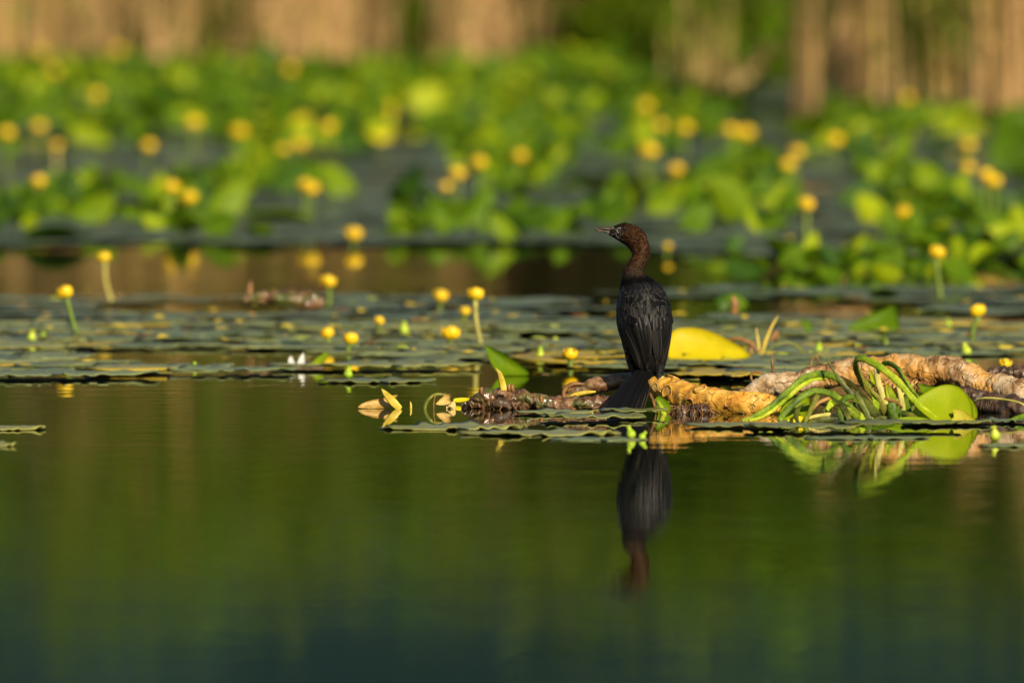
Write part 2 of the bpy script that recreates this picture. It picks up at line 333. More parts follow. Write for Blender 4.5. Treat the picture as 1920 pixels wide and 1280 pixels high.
def spline(pts, n):
    """Catmull-Rom through the points; each point any-length tuple"""
    P = np.asarray([tuple(p) for p in pts], dtype=float)
    P = np.vstack([2 * P[0] - P[1], P, 2 * P[-1] - P[-2]])
    k = len(P) - 3; out = []
    for i in range(n):
        t = i / (n - 1) * k; j = min(int(t), k - 1); f = t - j
        a, b, c, d = P[j], P[j + 1], P[j + 2], P[j + 3]
        out.append(0.5 * (2 * b + (c - a) * f + (2 * a - 5 * b + 4 * c - d) * f * f + (3 * b - a - 3 * c + d) * f ** 3))
    return np.array(out)
def sweep(path, rad, sides=10, flat=1.0, lump=0.0, lscale=30.0, seed=0.0, caps=True, groove=0.0, fine=0.0):
    """tube along path (n x 3) with radii; returns verts, faces, frames"""
    path = np.asarray(path); n = len(path); V = []; F = []; frames = []
    nrm = None
    for i in range(n):
        t = Vector(path[min(i + 1, n - 1)] - path[max(i - 1, 0)]).normalized()
        if nrm is None:
            nrm = Vector((0, -1, 0)) - t * t.dot(Vector((0, -1, 0)))
            if nrm.length < 1e-3: nrm = Vector((0, 0, 1)) - t * t.z
        else: nrm = nrm - t * t.dot(nrm)
        nrm = nrm.normalized(); bn = t.cross(nrm); frames.append((Vector(path[i]), t, nrm.copy(), bn))
        for k in range(sides):
            a = 2 * math.pi * k / sides
            r = rad[i]
            if groove: r *= 1 - groove * (0.5 + 0.5 * math.cos(4 * a))
            d = nrm * math.cos(a) * flat + bn * math.sin(a)
            p = Vector(path[i]) + d * r
            if lump: p += d * (lump * (noise.noise(p * lscale + Vector((seed, 0, 0))) + 0.5 * noise.noise(p * lscale * 2.3 + Vector((0, seed, 0))) + fine * (0.35 - abs(noise.noise(p * lscale * 4.5 + Vector((0, 0, seed)))))))
            V.append(p)
    for i in range(n - 1):
        for k in range(sides):
            k2 = (k + 1) % sides
            F.append((i * sides + k, i * sides + k2, (i + 1) * sides + k2, (i + 1) * sides + k))
    if caps:
        for i, rev in ((0, True), (n - 1, False)):
            c = len(V); V.append(Vector(path[i]) + frames[i][1] * (rad[i] * (0.25 if not rev else -0.25)))
            for k in range(sides):
                a, b = i * sides + k, i * sides + (k + 1) % sides
                F.append((b, a, c) if rev else (a, b, c))
    return V, F, frames
def join(parts):
    V = []; F = []
    for v, f in parts:
        o = len(V); V += list(v); F += [tuple(i + o for i in q) for q in f]
    return V, F

# ------------------------------------------------------------------ the setting
def water_mat():
    m, n, l, b, o = new_mat('pond water')
    b.inputs['Base Color'].default_value = (0.006, 0.010, 0.004, 1); b.inputs['Roughness'].default_value = 0.0
    b.inputs['IOR'].default_value = 1.333
    geo = nd(n, 'ShaderNodeNewGeometry'); P = geo.outputs['Position']
    mp = nd(n, 'ShaderNodeMapping'); mp.inputs['Scale'].default_value = (0.45, 1.0, 1.0); l.new(P, mp.inputs[0])
    a1 = nd(n, 'ShaderNodeTexNoise', Scale=8.0, Detail=1.5, Roughness=0.5); l.new(mp.outputs[0], a1.inputs['Vector'])
    a2 = nd(n, 'ShaderNodeTexNoise', Scale=15.0, Detail=1.0, Roughness=0.5); l.new(mp.outputs[0], a2.inputs['Vector'])
    a3 = nd(n, 'ShaderNodeTexNoise', Scale=0.55, Detail=2.0); l.new(P, a3.inputs['Vector'])     # where the breeze touches
    k = nd(n, 'ShaderNodeMapRange'); l.new(a3.outputs[0], k.inputs[0]); k.inputs[1].default_value = 0.4; k.inputs[2].default_value = 0.62
    k.inputs[3].default_value = 0.35; k.inputs[4].default_value = 1.0
    h = mathn(n, l, 'ADD', mathn(n, l, 'MULTIPLY', a1.outputs[0], 0.6), mathn(n, l, 'MULTIPLY', a2.outputs[0], 0.25))
    bump(n, l, mathn(n, l, 'MULTIPLY', h, k.outputs[0]), 1.0, 0.0011, b)
    return m
M['water'] = water_mat()
struct(link('water', [(-140, -30, 0), (140, -30, 0), (140, 88, 0), (-140, 88, 0)], [(0, 1, 2, 3)], M['water'], smooth=False))

M['soil'] = plain('marsh soil', [(0.3, (0.05, 0.04, 0.02)), (0.7, (0.12, 0.10, 0.05))], 3, 0.8)
def terrain():
    V = []; F = []; xs = np.linspace(-300, 300, 41); ys = [-60, -31, 87, 89, 92, 97, 105, 130, 200, 330, 520]
    for y in ys:
        for x in xs:
            z = -0.6 if -32 < y < 88 else (0.15 + min(1.2, max(0, (y - 89)) * 0.02) + 0.1 * noise.noise(Vector((x * .1, y * .1, 0))) if y > 60 else 0.3)
            V.append((x, y, z))
    nx = len(xs)
    for j in range(len(ys) - 1):
        for i in range(nx - 1):
            a = j * nx + i; F.append((a, a + 1, a + nx + 1, a + nx))
    struct(link('terrain', V, F, M['soil']))
terrain()
M['forest'] = plain('far wooded hill', [(0.3, (0.006, 0.014, 0.016)), (0.5, (0.010, 0.025, 0.028)), (0.7, (0.018, 0.038, 0.042))], 0.15, 0.8, bumpd=0.5, spec=0.0)
def hill():
    V = []; F = []; nx, ny = 150, 26
    for j in range(ny):
        for i in range(nx):
            x = -420 + 840 * i / (nx - 1); f = j / (ny - 1); y = 330 + 240 * f
            z = 1.2 + 62 * math.sin(min(1, f * 1.15) * math.pi / 2) ** 0.8 * (0.85 + 0.25 * noise.noise(Vector((x * 0.006, y * 0.004, 3))))
            z += 5.5 * abs(noise.noise(Vector((x * 0.09, y * 0.09, 1)))) * min(1, f * 8) + 2.5 * noise.noise(Vector((x * 0.27, y * 0.27, 5))) * min(1, f * 8)
            V.append((x, y, z))
    for j in range(ny - 1):
        for i in range(nx - 1):
            a = j * nx + i; F.append((a, a + 1, a + nx + 1, a + nx))
    struct(link('hill', V, F, M['forest']))
hill()

# ------------------------------------------------------------------ reeds
def reed_arrays(bases, heights, tans, seed, leafn=4, stem_r=0.005, lean=0.06, leaf_w=0.011, leaf_len=0.5, leaf_lo=0.14):
    """stems as 3-sided tapered tubes, leaves as bent strips; all in arrays"""
    rs = np.random.RandomState(seed); V = []; Fq = []; Cc = []; off = 0
    N = len(bases); lv = 6
    az = rs.rand(N) * 2 * np.pi; ln = lean * (0.3 + rs.rand(N) * 1.2)
    for i in range(N):
        bx, by, bz = bases[i]; h = heights[i]; tan = tans[i]
        dx, dy = math.cos(az[i]) * ln[i], math.sin(az[i]) * ln[i]
        dry = np.array((0.60, 0.41, 0.18)) * rs.uniform(0.6, 1.15) * np.array((1, rs.uniform(0.85, 1.05), rs.uniform(0.7, 1.1)))
        grn = np.array((0.078, 0.155, 0.003)) * rs.uniform(0.6, 1.4) * np.array((rs.uniform(0.8, 1.6), 1, 1))
        streak = 0.5 + 0.9 * min(1, max(0, 0.5 + 1.6 * noise.noise(Vector((bx * 4.2, 11, seed)))))   # dry colour lighter or darker in streaks along the bed
        dry = dry * streak
        for k in range(lv):
            f = k / (lv - 1); z = bz + h * f; r = stem_r * (1 - 0.75 * f)
            x = bx + dx * h * f * f; y = by + dy * h * f * f
            for q in range(3):
                a = 2.094 * q + az[i]
                V.append((x + r * math.cos(a), y + r * math.sin(a), z)); g = min(1, max(0, (f - tan) * 3)); Cc.append(dry * (1 - g) + grn * g)
        for k in range(lv - 1):
            for q in range(3):
                q2 = (q + 1) % 3; Fq.append((off + k * 3 + q, off + k * 3 + q2, off + k * 3 + 3 + q2, off + k * 3 + 3 + q))
        off += lv * 3
        for m in range(leafn):
            f0 = leaf_lo + (0.98 - leaf_lo) * rs.rand() ** 0.7; a = rs.rand() * 2 * np.pi; L = leaf_len * rs.uniform(0.5, 1.3); up = rs.uniform(0.5, 1.5)
            lw = leaf_w * rs.uniform(0.6, 1.3); isgreen = (f0 + rs.uniform(-0.25, 0.25)) > tan
            cc = grn * rs.uniform(0.7, 1.5) if isgreen else dry * rs.uniform(0.6, 1.15)
            bx2 = bx + dx * h * f0 * f0; by2 = by + dy * h * f0 * f0; z0 = bz + h * f0
            ca, sa = math.cos(a), math.sin(a)
            for k in range(4):
                s = k / 3; rr = L * s * (0.55 + 0.2 * s); zz = z0 + L * (up * s * 0.6 - 0.55 * s * s); ww = lw * (1 - s) ** 0.6 + 0.0008
                V.append((bx2 + ca * rr - sa * ww, by2 + sa * rr + ca * ww, max(zz, 0.01))); V.append((bx2 + ca * rr + sa * ww, by2 + sa * rr - ca * ww, max(zz, 0.01)))
                Cc.append(cc); Cc.append(cc)
            for k in range(3): Fq.append((off + 2 * k, off + 2 * k + 1, off + 2 * k + 3, off + 2 * k + 2))
            off += 8
    return V, Fq, Cc
def reed_front(x):
    """distance at which the bed begins, by lateral position"""
    px = 960 + x / 75.0 * FPX
    if px < 1050: y = 100
    elif px < 1450: y = 100 + (px - 1050) / 400 * 18
    else: y = 118 + min(30, (px - 1450) / 400 * 14)
    return G(960, y).y
rs = np.random.RandomState(3)
left, right = ([], [], []), ([], [], [])
for i in range(9500):
    x = rs.uniform(-8, 8); y0 = reed_front(x); dpt = rs.rand() ** 1.6 * 8.0
    y = y0 + dpt + 0.35 * noise.noise(Vector((x * 1.3, 0, 0)))
    dens = 0.5 + 0.9 * noise.noise(Vector((x * 1.1, y * 0.5, 7)))
    if rs.rand() > 0.55 + dens: continue
    rt = min(1, max(0, (x + 0.1) / 0.9)); dst = right if rs.rand() < rt else left
    dst[0].append((x, y, -0.05)); dst[1].append(rs.uniform(2.1, 2.85) * (1 + 0.14 * noise.noise(Vector((x * 0.8, 3, 0)))))
    patch = noise.noise(Vector((x * 2.0, y * 0.25, 2)))
    dst[2].append(np.clip(rs.normal((0.10 if dst is right else 0.38) + 0.38 * patch, 0.14), 0.0, 1.2))
v, f, c = reed_arrays(*left, 5, leafn=5, leaf_lo=0.28)
v3, f3, c3 = reed_arrays(*right, 15, leafn=9, leaf_lo=0.0, leaf_w=0.013)
f = f + [tuple(q + len(v) for q in ff_) for ff_ in f3]; v = v + v3; c = list(c) + list(c3)
b2, h2 = [], []
for i in range(7800):     # last year's dry stalks along the water's edge, the lowest in front
    x = rs.uniform(-8, 8); g_ = rs.rand()
    if rs.rand() > 0.55 + 1.3 * noise.noise(Vector((x * 3.4, 5, 1))): continue
    if x > 0.25 and rs.rand() < 0.8: continue
    b2.append((x, reed_front(x) - 2.2 + 2.5 * g_, -0.05)); h2.append(0.16 + 0.75 * g_ * rs.uniform(0.6, 1.1) + 0.15 * rs.rand() ** 2)
v2, f2, c2 = reed_arrays(b2, h2, [1.5] * len(b2), 6, leafn=1, stem_r=0.0085, lean=0.14, leaf_len=0.2)
f = f + [tuple(q + len(v) for q in ff_) for ff_ in f2]; v = v + v2; c = list(c) + list(c2)
o = struct(link('reed_bed', v, f, M['reed'], pig=c, smooth=False), 'stuff')
tag(o, 'blurred bed of tall tan and green reeds along the far shore', 'reeds')
# low green sedge in front of the reeds, thick on the right and in tufts on the left
b3, h3 = [], []
for i in range(8500):
    x = rs.uniform(-8, 8); g_ = rs.rand(); rt = min(1, max(0, (x - 0.1) / 0.7))
    if rs.rand() > 0.20 + 0.75 * rt + 0.8 * noise.noise(Vector((x * 1.9, 8, 3))): continue
    b3.append((x, reed_front(x) - (1.6 + 3.4 * rt) * (1 - g_) + 0.4, -0.03)); h3.append(0.14 + 0.7 * g_ * rs.uniform(0.5, 1.1))
v, f, c = reed_arrays(b3, h3, [-1.0] * len(b3), 31, leafn=4, stem_r=0.006, lean=0.3, leaf_w=0.012, leaf_len=0.35, leaf_lo=0.05)
o = struct(link('sedge', v, f, M['reed'], pig=c, smooth=False), 'stuff')
tag(o, 'blurred low green sedge growing before the far reeds', 'sedge')
def reed_clump(px, by, wpx, n, h, tan, lean, label, seed, leafn=3):
    c0 = G(px, by); r2 = np.random.RandomState(seed); wd = wpx / PXM(c0.y) / 2
    b = [(c0.x + np.clip(r2.normal(0, 0.5), -1, 1) * wd, c0.y + r2.uniform(-0.15, 0.25), -0.04) for _ in range(n)]
    v, f, c = reed_arrays(b, h * r2.uniform(0.6, 1.1, n), np.clip(r2.normal(tan, 0.15, n), 0, 1.3), seed, leafn=leafn, lean=lean, stem_r=0.006)
    t = thing('reed_clump', label, 'reeds', (c0.x, c0.y, 0), 'reed clumps on the right')
    s = link('stems', v, f, M['reed'], t, pig=c, smooth=False); s['kind'] = 'stuff'
reed_clump(1590, 222, 170, 46, 1.3, 1.2, 0.05, 'pale tan reed clump standing at the right before the green reeds', 21, 2)
reed_clump(1515, 212, 60, 16, 1.4, 1.2, 0.10, 'thin pale reed clump just left of the broad tan clump', 22, 2)
reed_clump(1880, 236, 150, 46, 1.4, 1.1, 0.08, 'tan reed clump at the right edge of the picture', 23, 3)
reed_clump(1310, 190, 130, 26, 1.3, 0.1, 0.14, 'sparse green reed clump above and right of the bird', 24, 5)
reed_clump(1750, 215, 150, 40, 1.3, 0.15, 0.12, 'green reed clump between the two tan clumps', 25, 5)

def ribbon(name, pts, widths, mat, label=None, cat=None, group=None, parent=None, flat=0.25, sides=8, n=14):
    sp = spline([(*p, r) for p, r in zip(pts, widths)], n)
    V, F, _ = sweep(sp[:, :3], np.maximum(sp[:, 3], 0.0006), sides, flat)
    o = link(name, V, F, mat, parent, loc=None if parent else tuple(pts[0]))
    if label: tag(o, label, cat, group)
    return o
yb = G(1345, 205).y
ribbon('bent_reed', [W(1335, 225, yb), W(1370, 170, yb), W(1410, 125, yb), W(1450, 85, yb - .1)], [0.012, 0.03, 0.034, 0.015], M['cream'], 'broad pale reed blade slanting up to the right above the flowers', 'reed')

# ------------------------------------------------------------------ lily pads
def pad_arrays(L, wid, notch, wav, nw, seed, na=36, nr=5, both=True, cup=0.0, th=0.0022):
    """oval floating leaf with a basal cleft; rim lifted in scallops"""
    r0 = random.Random(seed); p1, p2, p3 = (r0.uniform(0, 6.28) for _ in range(3))
    V = []; UV = []; F = []
    for j in range(nr + 1):
        r = j / nr
        for i in range(na):
            f = i / (na - 1); th_ = -(math.pi - notch) + f * 2 * (math.pi - notch)
            c, s = math.cos(th_), math.sin(th_)
            # distance from stalk point (0,-0.16L) to an ellipse
            a, b2 = L / 2, wid / 2; y0 = -0.14 * L
            A = (s / b2) ** 2 + (c / a) ** 2; B = 2 * (y0 * c) / a ** 2; C = (y0 / a) ** 2 - 1
            rho = (-B + math.sqrt(max(B * B - 4 * A * C, 0))) / (2 * A)
            rho *= 1 + 0.035 * math.sin(3 * th_ + p1) + 0.02 * math.sin(7 * th_ + p2)
            x, y = r * rho * s, y0 + r * rho * c
            nz = noise.noise(Vector((c * nw * 0.33 + p3, s * nw * 0.33 + p1, seed * 3.7))); z = wav * r ** 5 * max(-0.12, 1.5 * nz + 0.1) + cup * r * r
            V.append((x, y, z)); UV.append((f, r))
    def fc(o, flip):
        for j in range(nr):
            for i in range(na - 1):
                q = (o + j * na + i, o + (j + 1) * na + i, o + (j + 1) * na + i + 1, o + j * na + i + 1)
                F.append(q if flip else q[::-1])
    fc(0, False)
    if both:
        n0 = len(V)
        V += [(x, y, z - th) for x, y, z in V]; UV += UV[:]
        fc(n0, True)
        for i in range(na - 1):
            a = nr * na + i; F.append((a, a + 1, n0 + a + 1, n0 + a))
        for e in (0, na - 1):
            for j in range(nr):
                a, b = j * na + e, (j + 1) * na + e; F.append((a, b, n0 + b, n0 + a))
    return V, F, UV
PADS = []
for k in range(10):
    r0 = random.Random(100 + k)
    PADS.append(pad_arrays(r0.uniform(0.17, 0.25), r0.uniform(0.14, 0.19), r0.uniform(0.10, 0.28), r0.uniform(0.0005, 0.0035), r0.choice([4, 5, 7, 9]), k, cup=r0.uniform(-0.002, 0.004)))
def mesh_of(name, arr, mat):
    o = link(name, arr[0], arr[1], mat, uvs=arr[2]); me = o.data; bpy.data.objects.remove(o); return me
PAD_ME = {k: [mesh_of('lily_pad', a, M[k]) for a in PADS] for k in ('pad', 'pad_yellow', 'pad_sun')}
def place_pad(x, y, z, rz, scale, kind, var, label, group, tiltx=0.0, tilty=0.0):
    o = bpy.data.objects.new('lily_pad', PAD_ME[kind][var]); col.objects.link(o)
    o.location = (x, y, z); o.rotation_euler = (tiltx, tilty, rz); o.scale = (scale,) * 3
    return tag(o, label, 'lily pad', group)
def interp(tab, x): return float(np.interp(x, [a for a, _ in tab], [b for _, b in tab]))
FRONT = [(-300, 700), (0, 704), (310, 702), (330, 694), (590, 697), (605, 690), (780, 688), (860, 676), (1000, 668), (1060, 688), (1160, 700), (1300, 716), (1420, 712), (1500, 690), (1920, 690), (2300, 690)]
BACK = [(-300, 566), (0, 566), (400, 562), (900, 556), (1150, 552), (1250, 548), (1920, 540), (2300, 540)]
prs = random.Random(5); pts = []; extra = []
tries = 0
while tries < 17000:
    tries += 1
    px = prs.uniform(-260, 2180); py = 535 + 175 * prs.random() ** 0.85
    if py > interp(FRONT, px) - 4 or py < interp(BACK, px) + 5 * noise.noise(Vector((px * .01, 0, 0))): continue
    g = G(px, py)
    if noise.noise(Vector((g.x * 1.3, g.y * 0.9, 4.2))) > 0.17 and py < 690: continue
    if any((g.x - q[0]) ** 2 + (g.y - q[1]) ** 2 < 0.125 ** 2 for q in pts): continue
    pts.append((g.x, g.y, px, py))
mat_n = 0; pts.sort(key=lambda q: -q[3])
for i, (x, y, px, py) in enumerate(pts):
    inside = -140 < px < 2060
    yel = (1000 < px < 1180 and py > 664 and prs.random() < 0.6) or (1240 < px < 1440 and py > 690 and prs.random() < 0.75) or prs.random() < 0.05
    if inside and mat_n < 279:
        mat_n += 1
        kd = 'pad_yellow' if yel else ('pad_sun' if prs.random() < 0.28 else 'pad'); sca = prs.uniform(0.85, 1.1)
        row = 'front rows' if py > 672 else ('middle rows' if py > 620 else 'back rows')
        spot = ['at the left edge', 'below the leftmost flowers', 'below the brown debris', 'around the white petals', 'under the tall flower', 'left of the bird', 'right behind the bird', 'beyond the withered shoot', 'beyond the arch', 'at the right edge'][int(min(9.99, max(0, px / 192)))]
        lab = '%s %s lily pad in the %s of the mat %s' % ('wide' if sca > 0.975 else 'narrow', {'pad': 'grey green', 'pad_sun': 'olive', 'pad_yellow': 'yellow'}[kd], row, spot)
        gr = 'pads of the near mat'
        place_pad(x, y, 0.003 + 0.008 * prs.random(), prs.uniform(0, 6.28), sca, kd, prs.randrange(10), lab, gr, prs.gauss(0, 0.012), prs.gauss(0, 0.012))
    else: extra.append((x, y))
print('near mat pads', mat_n, len(pts))
# the crowded far mat: past counting, one object
LOW = [pad_arrays(0.22, 0.175, 0.2, 0.003, 6, 50 + k, na=16, nr=2, both=False) for k in range(4)]
fv, ff, fu = [], [], []; off = 0; fr = np.random.RandomState(9)
def far_ok(px, py):
    return py < (462 if px < 1240 else 486) + 6 * noise.noise(Vector((px * .006, 1, 0)))
far_pts = [(x, y) for x, y in extra]
for i in range(7500):
    px = fr.uniform(-500, 2420); Y = fr.uniform(46.3, 77.5); g = W(px, 300, Y); py = CAMH * FPX / Y - HOR
    if not far_ok(px, py) or Y > reed_front(g.x) + 0.6: continue
    if noise.noise(Vector((g.x * 0.9, Y * 0.3, 9.1))) > 0.36: continue
    far_pts.append((g.x, Y))
for (x, y) in far_pts:
    a = LOW[fr.randint(4)]; rz = fr.rand() * 6.28; s = fr.uniform(0.8, 1.15); A = np.array(a[0]) * s
    tx, ty = fr.normal(0, 0.012), fr.normal(0, 0.012)
    cz, sz = math.cos(rz), math.sin(rz)
    P = np.stack([A[:, 0] * cz - A[:, 1] * sz + x, A[:, 0] * sz + A[:, 1] * cz + y, A[:, 2] + A[:, 0] * tx + A[:, 1] * ty + 0.004 + 0.010 * fr.rand()], 1)
    fv.append(P); ff += [tuple(k + off for k in q) for q in a[1]]; fu += a[2]; off += len(P)
o = struct(link('lily_pad_mat', np.vstack(fv), ff, M['pad'], uvs=fu), 'stuff')
tag(o, 'blurred mat of floating lily pads crowded before the far reeds', 'lily pads')

# scraps of leaf and petal plus painted dark slits, on the near mat: past counting
sv_, sf_, sp_ = [], [], []
for i in range(420):
    x, y, px, py = prs.choice(pts); x += prs.gauss(0, .07); y += prs.gauss(0, .05); n_ = prs.randint(4, 6); r_ = prs.uniform(.005, .02); z_ = 0.016 + prs.uniform(0, .006); o_ = len(sv_)
    pg_ = prs.choice([(0.6, 0.45, 0.03), (0.6, 0.45, 0.03), (0.35, 0.40, 0.05), (0.18, 0.08, 0.02), (0.02, 0.018, 0.01), (0.4, 0.26, 0.08), (0.02, 0.02, 0.012)])  # near-black picks paint in the dark slits between pads, the rest are scraps
    sv_.append((x, y, z_ + r_ * .3)); sp_.append(pg_)
    for k in range(n_):
        a_ = 6.283 * k / n_; rr_ = r_ * prs.uniform(.5, 1.3); sv_.append((x + rr_ * 1.3 * math.cos(a_), y + rr_ * math.sin(a_), z_ + prs.uniform(-.002, .007))); sp_.append(pg_)
    sf_ += [(o_, o_ + 1 + k, o_ + 1 + (k + 1) % n_) for k in range(n_)]
M['scrap'] = attr_mat('leaf scrap', 0.5, 0.3, nscale=90)
tag(struct(link('leaf_scraps_and_slits', sv_, sf_, M['scrap'], pig=sp_), 'stuff'), 'small leaf scraps and painted dark slits littered over the near pads', 'leaf scraps')

# pads in the open water of the foreground, each its own outline
def front_pad(px0, px1, py, depth_m, label, wav=0.012, nw=11, seed=0, z=0.004, kind='pad_sun', rz=0.15, tilt=0.0, group=None):
    c = G((px0 + px1) / 2, py); Lx = (px1 - px0) / PXM(c.y)
    A = pad_arrays(depth_m, Lx, 0.14, wav * 0.62, nw * 1.5, seed, na=84, nr=7)
    o = link('lily_pad', A[0], A[1], M[kind], uvs=A[2]); o.location = (c.x, c.y, z); o.rotation_euler = (tilt, 0, rz)
    return tag(o, label, 'lily pad', group)
front_pad(712, 992, 803, 0.24, 'wavy edged lily pad floating alone in front of the mossy rhizome', 0.014, 12, 1)
front_pad(868, 1165, 814, 0.24, 'wavy edged pale lily pad floating nearest, in front of the bird tail', 0.012, 13, 2, rz=-0.1)
front_pad(1030, 1215, 824, 0.14, 'dull half sunk lily pad below the tail in the foreground', 0.004, 7, 3, kind='pad', z=0.002)
front_pad(-150, 90, 804, 0.22, 'lily pad with curled dark scalloped rim cut by the left edge', 0.009, 12, 4)
front_pad(-90, 28, 836, 0.14, 'small lily pad in the lower left corner of the water', 0.012, 9, 5)
front_pad(600, 816, 716, 0.2, 'narrow lily pad floating just in front of the mat left of the leaf', 0.008, 9, 6)
front_pad(-120, 305, 707, 0.30, 'large front pad at the left end of the mat', 0.010, 11, 7, kind='pad', z=0.010)
front_pad(310, 560, 699, 0.22, 'front pad of the mat right of the leftmost large pad', 0.010, 11, 8, kind='pad', z=0.010)
front_pad(560, 900, 690, 0.26, 'long front pad of the mat with yellow rim beside the standing leaf', 0.010, 12, 9, z=0.010)
# the raft of pads under the tail
front_pad(962, 1120, 776, 0.16, 'olive pad at the left end of the raft under the tail', 0.008, 8, 11, z=0.006, rz=0.3)
front_pad(1010, 1210, 787, 0.20, 'broad olive pad in the raft just left of the tail tip', 0.010, 9, 12, z=0.009, rz=-0.2)
front_pad(1120, 1252, 779, 0.15, 'torn olive pad in the raft right under the tail tip', 0.008, 8, 13, z=0.013, rz=0.5)
# the raft in front of the stalk heap
front_pad(1285, 1490, 800, 0.22, 'olive pad in front of the orange rhizome, left end of the right raft', 0.009, 9, 14, z=0.006)
front_pad(1400, 1640, 806, 0.24, 'broad olive pad in front of the heap of bent stalks', 0.010, 10, 15, z=0.010, rz=-0.1)
front_pad(1560, 1800, 803, 0.22, 'olive pad in front of the big lime leaf', 0.008, 9, 16, z=0.014, rz=0.2)
front_pad(1505, 1740, 822, 0.12, 'thin dull pad floating nearest at the foot of the right raft', 0.005, 9, 17, z=0.003, kind='pad')
front_pad(1690, 1860, 796, 0.16, 'small olive pad at the foot of the brown spotted leaf', 0.008, 8, 18, z=0.008)
front_pad(1835, 2010, 836, 0.14, 'grey pad at the right edge below the green bud', 0.006, 8, 19, z=0.003, kind='pad')
front_pad(1840, 1960, 792, 0.16, 'green pad at the right edge beside the dark stump', 0.008, 8, 20, z=0.006, kind='pad')
front_pad(1180, 1350, 690, 0.22, 'pad behind the perched bird and in front of the yellow leaf', 0.008, 8, 21, z=0.012, kind='pad')
front_pad(1255, 1440, 712, 0.22, 'bright yellow pad lying behind the orange rhizome', 0.006, 8, 22, z=0.014, kind='pad_yellow')

# ------------------------------------------------------------------ standing leaves
def leaf_arrays(L, wid, fold=0.25, curl=0.2, seed=0, nu=9, nv=13, wave=0.05, th=0.0018, stalk=0.1, stalk_r=0.006, two=True):
    """blade with heart-shaped base in local frame: midrib along +Z (rising), width along X, front -Y; base at 0; stalk below"""
    r0 = random.Random(seed); p = r0.uniform(0, 6.28); V = []; UV = []; F = []
    for j in range(nv):
        v = j / (nv - 1)
        wv = wid / 2 * (math.sin(math.pi * min(1, 0.13 + 0.87 * v)) ** 0.62 if v < 1 else 0.0)
        for i in range(nu):
            u = -1 + 2 * i / (nu - 1)
            x = u * wv; z = L * v - 0.20 * L * abs(u) ** 1.5 * (1 - v) ** 2
            y = -curl * L * v * v + fold * abs(u) ** 1.3 * wv + wave * wid * math.sin(5 * v + p + 2 * u) * abs(u)
            V.append((x, y, z)); UV.append(((u + 1) / 2, v))
    for j in range(nv - 1):
        for i in range(nu - 1):
            a = j * nu + i; F.append((a, a + 1, a + nu + 1, a + nu))
    if two:
        n0 = len(V); V += [(x, y + th, z) for x, y, z in V]; UV += UV[:]
        for j in range(nv - 1):
            for i in range(nu - 1):
                a = n0 + j * nu + i; F.append((a, a + nu, a + nu + 1, a + 1))
        for j in range(nv - 1):
            for e in (0, nu - 1):
                a, b = j * nu + e, (j + 1) * nu + e; F.append((a, b, n0 + b, n0 + a))
    if stalk > 0:
        sv, sf, _ = sweep([(0, 0.02, -stalk), (0, 0.008, -stalk * 0.5), (0, 0.002, 0), (0, -0.001, L * 0.12)], [stalk_r, stalk_r, stalk_r * .9, stalk_r * .4], 6)
        o = len(V); V += [tuple(q) for q in sv]; UV += [(0.3, 0.1)] * len(sv); F += [tuple(k + o for k in q) for q in sf]
    return V, F, UV
SL = [leaf_arrays(0.25, 0.19, 0.15 + 0.1 * (k % 4), 0.08 + 0.12 * (k % 3), k, stalk=0.10 if k % 2 else 0.05) for k in range(8)]
SL_ME = {k: [mesh_of('standing_leaf', a, M[k]) for a in SL] for k in ('leaf', 'leaf_dark', 'leaf_lime', 'leaf_yellow')}
def standing_leaf(px, by, hpx, kind, var, yaw, tilt, roll, label, group=None, name='standing_leaf', sx=1.0):
    g = G(px, by); s = 0.58 * hpx / PXM(g.y) / 0.27
    if 0 < abs(roll) < 0.7 and 'upright' not in label and 'tall' not in label: roll += math.copysign(0.5, roll)
    o = bpy.data.objects.new(name, SL_ME[kind][var % 8]); col.objects.link(o)
    o.rotation_mode = 'XYZ'
    o.matrix_world = Matrix.Translation((g.x, g.y, 0.02)) @ Matrix.Rotation(yaw, 4, 'Z') @ Matrix.Rotation(tilt, 4, 'X') @ Matrix.Rotation(roll, 4, 'Y') @ Matrix.Diagonal((s * sx, s, s, 1))
    return tag(o, label, 'leaf', group)
